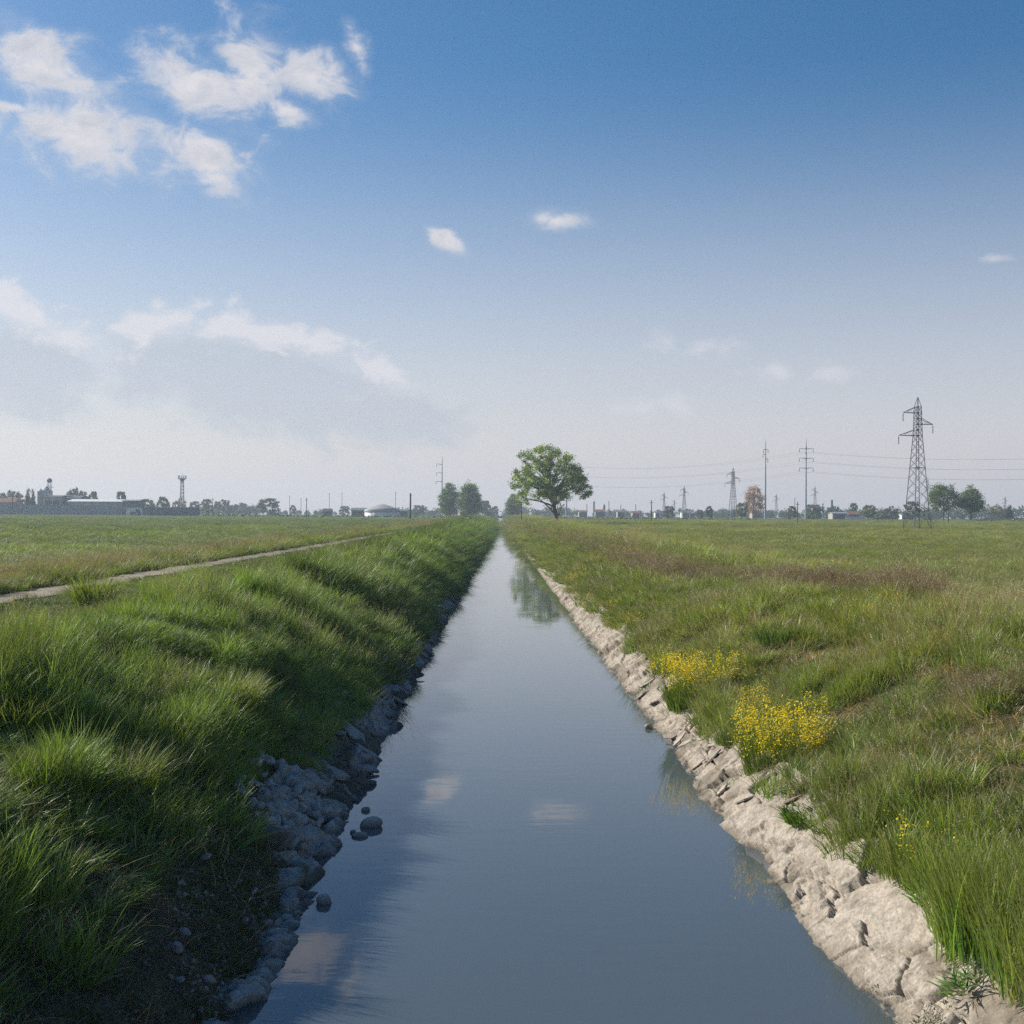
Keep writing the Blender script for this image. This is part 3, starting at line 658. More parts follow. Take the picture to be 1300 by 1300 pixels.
def litter():
    n = 5200; u = rng.uniform(2.35, 4.9, n); y = 8 + 8.4 * rng.random(n); k = u < 2.5 + .5 * rng.random(n)
    x = -u; z = np.maximum(ground(x, y), np.where(u < 3.2, lslope(u) - .10, -9))
    p1 = fbm(x * 1.2, y * 1.2, 801, 3)
    pr = np.stack([.6 + 0 * u, .35 + .9 * sstep(.5, .65, p1), .5 + .9 * sstep(.35, .5, 1 - p1), .05 + 0 * u], 1); s1 = rng.uniform(.6, 1.2, n)
    scatter('bank_litter', 'dead stalks, moss and grit on the dark soil at the foot of the left bank', ['litter', 'grit', 'moss', 'stalk'], np.stack([x, y, z], 1), pick(pr), np.stack([s1, s1, s1], 1),
            rng.uniform(0, 6.28, n), np.full(n, .45), np.zeros(n), tints(n, np.array([.9, .9, .9]), .25))
    n = 7000; u = rng.uniform(4.3, 8.0, n); y = 9 + 26 * rng.random(n); x = u
    keep = (sstep(.50, .60, fbm(x * .6, y * .45, 214, 3)) * (y > 13) + np.exp(-((u - 5.7) / .8) ** 2 - ((y - 15.2) / 1.7) ** 2) + .10 + .5 * (u < 4.9)) > rng.random(n)
    x, y, u = x[keep], y[keep], u[keep]; n = len(x); z = ground(x, y)
    pr = np.stack([1 + 0 * u, .15 + 0 * u, .35 + 0 * u, .12 + 0 * u], 1); s1 = rng.uniform(.7, 1.4, n)
    scatter('bank_litter', 'dry straw litter in the bare patches of the right bank', ['litter', 'grit', 'moss', 'thatch'], np.stack([x, y, z], 1), pick(pr), np.stack([s1, s1, s1], 1),
            rng.uniform(0, 6.28, n), np.full(n, .35), np.full(n, 3.1), tints(n, np.array([1.5, 1.4, 1.35]), .25))
    # small weeds and moss rooted in the joints of the sunlit stones
    n = 520; y = 9.5 + 70 * rng.random(n) ** 1.6; w_ = rng.random(n); u = 3.45 + .95 * w_ ** .6
    keep = fbm(u * 1.5, y * .8, 811, 3) > .54; u, y = u[keep], y[keep]; n = len(u)
    z = -.22 + (u - 3.18) / 1.27 * 1.02 - .02; s1 = rng.uniform(.5, 1.1, n)
    scatter('joint_weeds', 'small weeds and moss growing in the joints of the right stone bank', ['moss', 'weed', 'litter', 'sage'], np.stack([u, y, z], 1), pick(np.tile([1., .25, .5, .12], (n, 1))), np.stack([s1, s1, s1 * .6], 1),
            rng.uniform(0, 6.28, n), np.full(n, .6), np.full(n, 3.14), tints(n, np.ones(3), .2))
left_bank(); right_bank(); verge(); litter()
field(-1, 14.2, ['crop', 'lush', 'hay', 'sage'], 'field_crop', 'short grey green crop covering the flat left field', (1, 1, 1), 401)
field(1, 12.6, ['hay', 'lush', 'purple', 'sage'], 'field_crop', 'olive green hay meadow covering the flat right field', (1, 1, 1), 501)
# ------------------------------------------------------------------ single plants
def rapeseed(name, loc, h, w, label, seed, nst=150, flower=1.0):
    root = empty(name, loc, label, 'wildflower', 'yellow flowering plants on the right bank')
    g = np.random.default_rng(seed)
    v, t, c_ = blades(nst, w * .42, h * .45, h * 1.0, .010, .19, .3, (.10, .17, .03), (.17, .23, .045), None, segs=4, seed=seed)
    v2, t2, c2 = blades(nst * 3, w * .46, h * .3, h * .66, .014, .3, .9, (.09, .16, .028), (.15, .22, .04), None, segs=3, seed=seed + 1)
    V_ = np.r_[v, v2]; T_ = np.r_[t, t2 + len(v)]; C_ = np.r_[c_, c2]
    mesh_obj('foliage', V_, T_, MAT_LEAF, root, attrs={'col': ('FLOAT_COLOR', C_)})
    tips = v[8::9]
    FV, FT, FC = [], [], []; o_ = 0
    for p in tips:
        if g.random() > flower or p[2] < h * .5: continue
        for q in range(g.integers(9, 26)):
            cpt = p + np.array([g.normal(0, .035), g.normal(0, .035), g.uniform(-.30, .05)])
            r = g.uniform(.008, .017); nrm = g.normal(0, 1, 3); nrm[2] = abs(nrm[2]) + .6; nrm /= np.linalg.norm(nrm)
            a = np.cross(nrm, [1, .2, .1]); a /= np.linalg.norm(a); b = np.cross(nrm, a)
            FV += [cpt + a * r, cpt + b * r, cpt - a * r, cpt - b * r]; cc = np.array([.88, .70, .03]) * g.uniform(.8, 1.15); FC += [cc] * 4
            FT.append((o_, o_ + 1, o_ + 2, o_ + 3)); o_ += 4
    if FV: mesh_obj('blossom', np.array(FV), np.array(FT), MAT_LEAF, root, attrs={'col': ('FLOAT_COLOR', np.array(FC))})
    return root
def on_bank(px, py, zg):
    """point of the right/left bank seen at pixel: iterate along the ray"""
    r = ray(px, py)
    best = None
    for d in np.arange(8, 200, .05):
        z = CAM[2] + r.z * d
        if z <= gz(r.x * d, d): return (r.x * d, d, gz(r.x * d, d))
    return (r.x * 40, 40, 2)
for nm, px, py, h, w, lab, sd, ns_, fl_ in [
    ('rapeseed_plant', 890, 898, 1.3, 1.55, 'largest bush of bright yellow flowers, farther of the two big flowering bushes', 1, 460, .85),
    ('rapeseed_plant', 992, 980, 1.2, 1.25, 'dense yellow flowered bush nearest to the sunlit stone, second big one from the viewer', 2, 380, .78),
    ('rapeseed_plant', 1035, 915, .6, .4, 'small sprig of yellow flowers above and right of the near flowering bush', 3, 26, .9),
    ('rapeseed_plant', 955, 915, .8, .6, 'paler yellow flowering plant between the two big flowering bushes', 4, 50, .5),
    ('rapeseed_plant', 1185, 1120, .75, .9, 'sparse flowering plant with a few yellow heads in tall grass at the lower right', 5, 60, .3),
    ('rapeseed_plant', 788, 782, .8, 1.2, 'yellow green flowering bush upstream of the big yellow bushes', 6, 110, .4),
    ('rapeseed_plant', 815, 800, .7, 1.0, 'greenish bush with scattered yellow flowers just beyond the big yellow bush', 7, 80, .35),
    ('rapeseed_plant', 738, 742, .8, 1.6, 'low yellow flowering patch farther up the right stone edge beside the tree reflection', 8, 90, .6),
    ]:
    p = on_bank(px, py, 0); rapeseed(nm, (p[0], p[1], p[2] - .04), h, w, lab, sd, ns_, fl_)
def clump(name, px, py, h, w, n, wid, c0, c1, tip, label, cat, seed, curl=.9, lean=.25):
    p = on_bank(px, py, 0)
    v, t, c_ = blades(n, w * .5, h * .6, h, wid, lean, curl, c0, c1, tip, seed=seed)
    o = mesh_obj(name, v, t, MAT_LEAF, attrs={'col': ('FLOAT_COLOR', c_)}, loc=(p[0], p[1], p[2] - .03))
    return tag(o, label, cat)
clump('grass_tussock', 118, 774, 1.05, .7, 420, .016, (.05, .11, .02), (.10, .17, .035), LTIP, 'bushy dark green grass tussock standing alone beside the dirt track', 'tussock', 601)
clump('grass_tussock', 150, 1010, .85, .75, 520, .012, (.085, .15, .025), (.16, .23, .05), (.26, .30, .10), 'bright arching grass tussock catching the sun low on the left bank', 'tussock', 602, 1.3, .35)
clump('grass_tussock', 290, 900, .85, .9, 560, .012, (.085, .15, .025), (.16, .23, .05), (.30, .32, .13), 'wide sunlit grass tussock with pale tips in the middle of the left bank', 'tussock', 603, 1.2, .35)
clump('grass_tussock', 20, 940, .8, .8, 420, .013, (.08, .15, .02), (.15, .22, .045), LTIP, 'bright tall grass tussock at the left border of the bank', 'tussock', 604, 1.1, .3)
clump('grass_tussock', 1075, 1010, .75, .5, 420, .008, (.055, .12, .02), (.10, .18, .035), LTIP, 'fresh green upright grass tuft above the sunlit stone slabs', 'tussock', 605, .4, .12)
clump('grass_tussock', 1275, 1190, .95, 1.0, 800, .010, (.075, .15, .02), (.14, .22, .04), (.22, .25, .08), 'tall fresh green grass at the lower right above the pale stone', 'tussock', 606, .6, .16)
clump('low_weed', 1045, 1040, .30, 1.0, 900, .022, (.09, .18, .02), (.13, .22, .03), None, 'low bright green leafy weed spilling over the edge of the right stone bank', 'weed', 607, 1.2, .6)
clump('thistle', 1210, 818, .8, .7, 420, .018, (.055, .105, .045), (.10, .15, .08), None, 'bluish green thistle standing on the right bank', 'thistle', 608, .9, .4)
clump('thistle', 985, 818, .6, .8, 420, .012, (.07, .14, .025), (.12, .20, .04), None, 'dark green leafy herb clump in the middle of the right bank', 'herb', 609, .7, .25)

# ------------------------------------------------------------------ trees
def leaves(centres, radii, per, size, cols, seed, flat=.8):
    g = np.random.default_rng(seed)
    V_, C_ = [], []
    for (cpt, r), n in zip(zip(centres, radii), per):
        d = g.normal(0, 1, (n, 3)); d /= np.linalg.norm(d, axis=1)[:, None]
        p = cpt + np.clip(g.normal(0, .52, (n, 3)), -1.25, 1.25) * r * np.array([1, 1, flat])
        nr = d * .3 + g.normal(0, .8, (n, 3)); nr[:, 2] += .35; nr /= np.linalg.norm(nr, axis=1)[:, None]
        a = np.cross(nr, g.normal(0, 1, (n, 3))); a /= np.linalg.norm(a, axis=1)[:, None]; b = np.cross(nr, a)
        s = size * g.uniform(.6, 1.3, (n, 1))
        q = np.stack([p + a * s, p + b * s * .55, p - a * s, p - b * s * .55], 1)
        V_.append(q.reshape(-1, 3))
        base = cols[g.integers(len(cols))] * g.uniform(.8, 1.2)
        cc = base * g.uniform(.75, 1.25, (n, 1))
        C_.append(np.repeat(cc, 4, 0))
    V_ = np.concatenate(V_); C_ = np.concatenate(C_)
    return V_, np.arange(len(V_)).reshape(-1, 4), C_
def crown_points(inside, box, n, mind, seed):
    g = np.random.default_rng(seed); pts = []
    for _ in range(n * 60):
        p = np.array([g.uniform(*b) for b in box])
        if not inside(p): continue
        if all(np.linalg.norm(p - q) > mind for q in pts): pts.append(p)
        if len(pts) >= n: break
    return pts
def limbs(mb, base_pts, base_r, targets, seed, r_end=.04):
    g = random.Random(seed)
    mb.tube(base_pts, base_r, 9)
    for t in targets:
        t = Vector(t)
        i = max(1, min(len(base_pts) - 2, int((len(base_pts) - 1) * g.uniform(.45, .95))))
        # start lower than the target
        cand = [k for k in range(2, len(base_pts)) if base_pts[k][2] < t.z - .2] or [2]
        i = g.choice(cand[-3:]); s = Vector(base_pts[i]); L_ = (t - s).length
        mid = s.lerp(t, .5) + Vector((g.uniform(-.08, .08) * L_, g.uniform(-.08, .08) * L_, .10 * L_))
        pts = [s * (1 - q) ** 2 + mid * 2 * q * (1 - q) + t * q * q for q in (0, .25, .5, .75, 1)]
        r0 = min(base_r[i] * .55, .05 + .018 * L_)
        mb.tube(pts, [r0 + (r_end - r0) * q for q in (0, .25, .5, .75, 1)], 5)
def poly_in(x, z, poly):
    c_ = False; n = len(poly)
    for i in range(n):
        x1, z1 = poly[i]; x2, z2 = poly[(i + 1) % n]
        if (z1 > z) != (z2 > z) and x < (x2 - x1) * (z - z1) / (z2 - z1) + x1: c_ = not c_
    return c_
GREEN = [np.array(c) for c in ((.17, .26, .034), (.25, .34, .042), (.31, .385, .055), (.12, .20, .03))]
DKGREEN = [np.array(c) for c in ((.075, .14, .030), (.11, .19, .04), (.145, .225, .046))]
FARG = [np.array(c) for c in ((.04, .075, .025), (.055, .095, .03), (.07, .11, .035))]
BROWN = [np.array(c) for c in ((.34, .17, .08), (.40, .23, .11), (.25, .14, .09), (.32, .21, .08))]
TANL = [np.array(c) for c in ((.22, .19, .08), (.16, .16, .06))]
OLIVE = [np.array(c) for c in ((.11, .13, .03), (.14, .16, .035))]

# the lone tree by the canal
D0 = 292.0
TX = xat(707, D0); TB = (TX, D0, gz(TX, D0))
bt = empty('broadleaf_tree', TB, 'large lone green tree with open dome crown standing beside the canal', 'tree')
poly = [(-9.9, 15.6), (-10.1, 11.5), (-10.6, 8.2), (-9.8, 4.6), (-8.0, 3.9), (-6.0, 5.6), (-3.5, 6.0), (-1.6, 6.2), (.2, 4.6), (1.4, 5.4), (3.0, 8.0), (5.2, 6.6), (6.4, 5.4), (8.6, 7.4), (7.6, 9.5), (5.6, 12.2), (3.2, 15.4), (1.2, 17.6), (-2.4, 18.6), (-6.2, 17.6)]
def inside_big(p):
    if not poly_in(p[0], p[2], poly): return False
    dx = (p[0] + 1.2) / 9.8; dz = (p[2] - 11) / 8.5
    lim = 8.2 * math.sqrt(max(.06, 1 - .75 * dx * dx - .75 * dz * dz))
    rr = math.sqrt(dx * dx + dz * dz + (p[1] / 8.5) ** 2)
    return abs(p[1]) < lim and rr > .42
cp = crown_points(inside_big, ((-11, 9), (-8.5, 8.5), (3.5, 18.6)), 190, 1.08, 5)
gq = np.random.default_rng(8)
rad = [gq.uniform(.6, 1.25) for _ in cp]
v, f, c_ = leaves(cp, rad, [int(118 * r * r + 22) for r in rad], .20, GREEN, 9)
# small sprays along the trunk
sp = [(-1.2, .2, 4.2), (.7, .3, 3.4), (.5, -.4, 2.3), (.2, .4, 5.2), (1.0, 0, 4.4)]
v2, f2, c2 = leaves([np.array(p) for p in sp], [.6] * 5, [60] * 5, .18, GREEN, 10)
mesh_obj('crown', np.r_[v, v2], np.r_[f, f2 + len(v)], MAT_LEAF, bt, attrs={'col': ('FLOAT_COLOR', np.r_[c_, c2])})
mb = MB()
trunk = [(.25, 0, -.3), (.1, 0, .6), (-.2, 0, 2.2), (-.7, .05, 4.2), (-1.25, .1, 6.2), (-1.5, .1, 8.0), (-1.7, .15, 10), (-1.9, .1, 12.5), (-2.1, 0, 15.5)]
limbs(mb, trunk, [.75, .52, .46, .43, .40, .30, .24, .16, .06], [p for p in cp[::2]], 4)
mb.tube([(-1.2, 0, 6.0), (-3.0, -.5, 8.0), (-5.2, -.8, 10), (-7.6, -.8, 12.6)], [.28, .24, .17, .06], 6)
mb.tube([(-1.3, 0, 6.2), (.4, .4, 8.4), (2.0, .8, 10.8), (3.0, .6, 14)], [.28, .22, .16, .06], 6)
mb.tube([(-1.2, 0, 5.8), (1.2, -.5, 7.6), (3.8, -.8, 8.8), (6.8, -.6, 8.2)], [.24, .18, .13, .05], 6)
mb.build('trunk', MAT_BARK, bt, smooth=True)

def tree_proto(name, H, Wd, shape, cols, seed, nclump=46, leaf=.28, trunk_frac=.22, mind=.11, dens=70, depth=None):
    """unit-less tree of height H, width Wd; shape(z01) gives half-width factor"""
    root = empty(name, (0, 0, 0), '', 'tree')
    depth = depth or Wd
    def ins(p):
        q = (p[2] / H - trunk_frac) / (1 - trunk_frac)
        if q < 0 or q > 1: return False
        w = shape(q); r = math.hypot(p[0] / (Wd / 2), p[1] / (depth / 2))
        return r < w and (r > w * .35 or q > .75)
    pts = crown_points(ins, ((-Wd / 2, Wd / 2), (-depth / 2, depth / 2), (0, H)), nclump, H * mind, seed)
    g = np.random.default_rng(seed); rad = [g.uniform(.07, .125) * H for _ in pts]
    v, f, c_ = leaves(pts, rad, [dens] * len(pts), leaf, cols, seed + 1)
    mesh_obj('crown', v, f, MAT_LEAF, root, attrs={'col': ('FLOAT_COLOR', c_)})
    mb = MB(); tr = [(0, 0, -.4)] + [(math.sin(k * 1.7 + seed) * .01 * H, math.cos(k * 1.3 + seed) * .01 * H, H * k * .1) for k in range(1, 9)]
    r0 = H * .018
    limbs(mb, tr, [r0 * 1.4] + [r0 * (1 - k / 9) + .02 for k in range(1, 9)], [p for p in pts[::3]], seed, .03)
    mb.build('trunk', MAT_BARK, root, smooth=True)
    return root
rnd = lambda q: math.sqrt(max(0, 1 - (2 * q - .95) ** 2 / 1.02))
egg = lambda q: math.sin(math.pi * min(1, q * .82 + .16)) ** .7 * (1 - .25 * q)
heart = lambda q: (min(1, q / .22) ** .5) * (1 - max(0, q - .3) / .7) ** .62
cone = lambda q: .25 + .0 if q > .95 else (1 - q) * .95 + .08
broad = lambda q: math.sqrt(max(0, 1 - (1.45 * q - .45) ** 2))
PROT = {}
def place_tree(kind, px, pyt, wpx, d, label, base_y=None):
    H0, W0 = PDIM[kind]
    x = xat(px, d); z = gz(x, d)
    h = zat(px, pyt, d) - z; w = wpx * d / F
    src = PROT[kind]
    sc = (w / W0, w / W0, h / H0)
    if not src.get('used'):
        src['used'] = True; o = src['o']; o.location = (x, d, z); o.scale = sc; o.rotation_euler = (0, 0, 0); o['label'] = label
    else:
        o = dup(src['o'], (x, d, z), random.uniform(0, 6.28) if kind in ('round', 'far', 'bush', 'broad', 'conifer') else 0, sc, label)
    return o
PDIM = {}
def proto(kind, name, H, W, *a, **k):
    PROT[kind] = {'o': tree_proto(name, H, W, *a, **k)}; PDIM[kind] = (H, W)
proto('round', 'round_tree', 17.5, 14.5, rnd, DKGREEN, 71, 70, .34, .28, .095, 110)
proto('heart', 'linden_tree', 17.5, 12.5, heart, DKGREEN, 72, 75, .34, .28, .085, 110)
proto('gapped', 'poplar_tree', 18, 10.5, egg, DKGREEN, 73, 80, .38, .08, .085, 110)
proto('full', 'poplar_tree', 18.5, 12, egg, DKGREEN, 74, 110, .38, .03, .08, 120)
proto('brown', 'copper_tree', 17, 13, egg, BROWN, 75, 62, .34, .18, .105, 70)
proto('tan', 'budding_tree', 10, 12, rnd, TANL, 76, 40, .30, .2, .12, 60)
proto('olive', 'round_tree', 11, 11, rnd, OLIVE, 77, 50, .34, .15, .11, 90)
proto('far', 'field_tree', 12, 13, broad, FARG, 78, 42, .55, .06, .12, 60)
proto('broad', 'field_tree', 12, 24, broad, FARG, 79, 70, .6, .03, .12, 60)
proto('bush', 'bush', 5, 7, broad, DKGREEN, 80, 30, .35, .0, .13, 60)
proto('conifer', 'conifer_tree', 15, 7, cone, [np.array((.018, .04, .022)), np.array((.028, .055, .03))], 81, 60, .4, .06, .075, 80)
proto('purple', 'field_tree', 11, 16, broad, [np.array((.12, .085, .07)), np.array((.10, .09, .06))], 82, 50, .5, .05, .12, 60)
T = [
 ('gapped', 571, 613, 27, 600, 'loose crowned tree left of the pair beside the canal on the left'),
 ('full', 596, 612, 31, 590, 'full rounded tree right of the pair beside the canal on the left'),
 ('far', 615, 635, 18, 800, 'hazy tree behind the pair, just left of the end of the canal'),
 ('far', 628, 642, 11, 900, 'small hazy tree above the far end of the canal'),
 ('gapped', 652, 627, 20, 640, 'blue green tree half hidden behind the left edge of the lone tree'),
 ('round', 1198, 614, 37, 440, 'round crowned green tree right of the big lattice pylon'),
 ('heart', 1233, 618, 34, 440, 'heart shaped green tree, right one of the pair beside the pylon'),
 ('brown', 957, 615, 28, 620, 'tree with copper brown foliage beside the tall grey pole'),
 ('olive', 942, 637, 15, 600, 'small green tree in front of the copper brown tree'),
 ('tan', 1267, 640, 22, 600, 'budding tan tree near the right border'),
 ('conifer', 1281, 642, 10, 610, 'dark tree touching the budding tan tree'),
 ('olive', 1103, 640, 16, 620, 'light green tree beside the low white wall'),
 ('far', 1084, 638, 11, 690, 'thin tree standing behind the red roofed house'),
 ('purple', 1131, 643, 20, 640, 'purplish brown tree left of the pylon foot'),
 ('bush', 1116, 646, 22, 650, 'dark blue green bush right of the light green tree'),
 ('far', 1158, 636, 22, 620, 'dark round tree seen through the foot of the lattice pylon'),
 ('bush', 1177, 650, 12, 560, 'olive bush at the right foot of the lattice pylon'),
 ('far', 1006, 642, 13, 620, 'green round tree between the two tall grey poles'),
 ('far', 1034, 640, 26, 680, 'wide grey green tree right of the taller banded pole'),
 ('bush', 1034, 648, 14, 610, 'dark bush at the foot of the wide grey green tree'),
 ('broad', 1058, 643, 24, 800, 'broad blue tree below the chimney on the right'),
 ('far', 900, 642, 10, 640, 'round blue green tree left of the small pylon'),
 ('far', 888, 647, 9, 700, 'low tree left of the round blue green tree'),
 ('far', 850, 642, 15, 680, 'green tree standing among the distant white houses'),
 ('far', 340, 632, 31, 760, 'dome shaped tree clump rising left of the thin poles'),
 ('broad', 283, 635, 30, 850, 'broad hazy tree right of the radio tower pole'),
 ('broad', 308, 639, 36, 900, 'wide hazy tree beside the dome shaped clump'),
 ('far', 262, 633, 15, 780, 'tree immediately left of the lone pole near the grey wall'),
 ('far', 247, 636, 16, 800, 'low rounded tree between the radio tower and the pole'),
 ('purple', 228, 633, 20, 720, 'purplish tree at the foot of the radio tower'),
 ('far', 207, 630, 17, 690, 'round blue green tree left of the radio tower'),
 ('far', 187, 633, 22, 720, 'loose tree behind the end of the long barn'),
 ('far', 154, 623, 14, 620, 'tree rising above the white roof of the long barn'),
 ('broad', 97, 621, 34, 660, 'wide tree behind the white roof of the long barn'),
 ('far', 118, 623, 14, 640, 'open crowned tree touching the wide tree behind the barn'),
 ('broad', 12, 624, 46, 700, 'wide pale green tree at the left border behind the red roof'),
 ('conifer', 35, 621, 10, 580, 'left of two dark conifers beside the silo'),
 ('conifer', 42, 622, 8, 582, 'right of two dark conifers beside the silo'),
 ('far', 533, 641, 20, 850, 'hazy tree between the pole and the tall mast on the left'),
 ('far', 438, 642, 14, 850, 'hazy tree behind the dark open shed'),
 ('far', 372, 641, 9, 900, 'small hazy tree right of the dome shaped clump'),
 ('bush', 590, 653, 7, 420, 'dark low bush at the field edge below the pair of trees'),
]
for t in T: place_tree(*t)

# far woods that read as one mass
def woods(name, label, segs, seed):
    g = np.random.default_rng(seed); cs, rs_ = [], []
    for px0, px1, ytop, d, n in segs:
        for k in range(n):
            px = g.uniform(px0, px1); dd = d * g.uniform(.95, 1.1); x = xat(px, dd); z0 = gz(x, dd)
            h = (zat(px, ytop, dd) - z0) * g.uniform(.55, 1.05); r = max(1.2, h * g.uniform(.35, .55))
            for q in range(3):
                cs.append(np.array([x + g.normal(0, r * .5), dd + g.normal(0, r * .5), z0 + max(r * .5, h - r * (.75 + q * .45))])); rs_.append(r * g.uniform(.7, 1))
    v, f, c_ = leaves(cs, rs_, [44] * len(cs), 1.0, FARG, seed)
    c_ = c_ * np.array([.9, 1, 1])
    tag(mesh_obj(name, v, f, MAT_LEAF, attrs={'col': ('FLOAT_COLOR', c_)}), label, kind='stuff')
woods('woodland', 'hazy blue line of woods along the left horizon', [(-60, 20, 636, 1000, 16), (240, 330, 641, 1050, 26), (330, 560, 647, 1150, 40), (500, 560, 644, 1000, 12), (600, 660, 645, 1050, 16)], 21)
woods('woodland', 'hazy blue line of woods along the right horizon', [(660, 720, 643, 1100, 26), (720, 860, 646, 1150, 42), (860, 960, 645, 1050, 30), (960, 1060, 647, 1000, 26), (1060, 1180, 645, 950, 30), (1170, 1380, 642, 900, 56)], 22)
def hedge(name, label, px0, px1, d, h, seed):
    g = np.random.default_rng(seed); cs = []
    x0, x1 = xat(px0, d), xat(px1, d); n = int((x1 - x0) / 1.6)
    for k in range(n):
        x = x0 + (x1 - x0) * (k + g.uniform(0, .8)) / n; y = d + g.normal(0, .5); cs.append(np.array([x, y, gz(x, y) + h * .35 * g.uniform(.5, 1.2)]))
    v, f, c_ = leaves(cs, [h * .55 * g.uniform(.8, 1.2) for _ in cs], [34] * len(cs), .35, DKGREEN, seed, .8)
    tag(mesh_obj(name, v, f, MAT_LEAF, attrs={'col': ('FLOAT_COLOR', c_)}), label, 'hedge')
hedge('hedge', 'long low dark hedge on the far edge of the left field', 255, 615, 520, 1.0, 31)
hedge('hedge', 'low dark hedge across the far edge of the right field behind the lone tree', 640, 960, 480, .9, 32)
hedge('hedge', 'dark hedge strip near the right border below the budding tree', 1238, 1340, 470, 1.1, 33)

# ------------------------------------------------------------------ lattice pylons
def pylon(loc, rz, s, label, thick=1.0, group='lattice pylons'):
    root = empty('lattice_pylon', loc, label, 'pylon', group, rz)
    prof = [(0, 1.62), (3.1, 1.30), (6.6, 1.08), (10.1, .86), (12.8, .68), (15.3, .52), (17.2, .46), (19.0, .43), (20.0, .40)]
    def hw(z):
        return float(np.interp(z, [p[0] for p in prof], [p[1] for p in prof])) * s
    mb = MB(); tl = .075 * thick; tb = .034 * thick
    cor = [(1, 1), (1, -1), (-1, -1), (-1, 1)]
    for (a, b) in cor:
        zs = [p[0] for p in prof]
        for z0, z1 in zip(zs[:-1], zs[1:]): mb.bar((a * hw(z0), b * hw(z0), z0 * s), (a * hw(z1), b * hw(z1), z1 * s), tl, tl)
        mb.bar((a * hw(20), b * hw(20), 20 * s), (0, 0, 21.6 * s), tl * .8)
    lv = [0, 3.1, 4.9, 6.6, 8.4, 10.1, 11.5, 12.8, 14.1, 15.3, 16.25, 17.2, 18.1, 19.0, 20.0]
    for i, (z0, z1) in enumerate(zip(lv[:-1], lv[1:])):
        for k in range(4):
            (a, b), (c, d) = cor[k], cor[(k + 1) % 4]
            A0 = (a * hw(z0), b * hw(z0), z0 * s); A1 = (a * hw(z1), b * hw(z1), z1 * s); B0 = (c * hw(z0), d * hw(z0), z0 * s); B1 = (c * hw(z1), d * hw(z1), z1 * s)
            if i == 0:
                m = ((A1[0] + B1[0]) / 2, (A1[1] + B1[1]) / 2, A1[2])
                mb.bar(A0, m, tb); mb.bar(B0, m, tb)
            else: mb.bar(A0, B1, tb); mb.bar(B0, A1, tb)
            if z1 in (3.1, 10.1, 15.3, 16.25, 17.2, 18.1, 19.0, 20.0): mb.bar(A1, B1, tb * 1.4)
    mb.build('lattice_mast', MAT_STEEL, root)
    for sgn, z, L_ in ((-1, 19.0, 2.75), (1, 17.2, 2.85), (-1, 15.3, 3.55)):
        am = MB(); tip = (sgn * L_ * s, 0, z * s); w = hw(z)
        for b in (1, -1):
            am.bar((sgn * w, b * w, z * s), tip, tb * 1.6); am.bar((sgn * w, b * w, (z + .95) * s), tip, tb * 1.2)
            for q in (.33, .66):
                p = Vector((sgn * w, b * w, z * s)).lerp(Vector(tip), q); p2 = Vector((sgn * w, b * w, (z + .95) * s)).lerp(Vector(tip), q - .2); am.bar(p, p2, tb * .8)
        a_ = am.build('cross_arm', MAT_STEEL, root)
        im = MB(); im.bar(tip, (tip[0], 0, tip[2] - .25 * s), .03)
        for q in range(6): im.lathe([(.02, tip[2] - (.25 + q * .2 + .16) * s), (.10 * thick, tip[2] - (.25 + q * .2 + .12) * s), (.10 * thick, tip[2] - (.25 + q * .2 + .06) * s), (.03, tip[2] - (.25 + q * .2) * s)], 7, (tip[0], 0))
        im.build('insulator', MAT_GLASS, a_)
    for (a, b) in cor:
        fm = MB(); fm.box(a * hw(0) - .25 * s, a * hw(0) + .25 * s, b * hw(0) - .25 * s, b * hw(0) + .25 * s, -.3, .22 * s); fm.build('footing', MAT_CONC, root)
    return root
d = 205; x = xat(1164.5, d); pylon((x, d, gz(x, d)), R(16), (zat(1164, 504, d) - gz(x, d)) / 21.6, 'largest lattice pylon with three arms, standing alone in the right meadow')
for px, yt, d, lab in [(930.5, 594, 420, 'smaller lattice pylon left of the copper brown tree'), (868.5, 617, 640, 'hazy lattice pylon behind the distant white houses, right of the two thin ones'),
                       (843, 625, 760, 'faint thin pylon behind the light green tree among white houses'), (985.5, 627, 900, 'faint thin pylon between the two tall grey poles'),
                       (1034.5, 617, 850, 'faint pylon rising behind the wide grey green tree'), (856, 634, 1100, 'tiny faint pylon between two larger distant ones'), (1276, 630, 900, 'faint pylon behind the budding tan tree'),
                       (1177.5, 606, 900, 'faint pylon hidden just right of the largest lattice pylon')]:
    x = xat(px, d); z = gz(x, d); pylon((x, d, z), R(14), (zat(px, yt, d) - z) / 21.6, lab, 1.0)

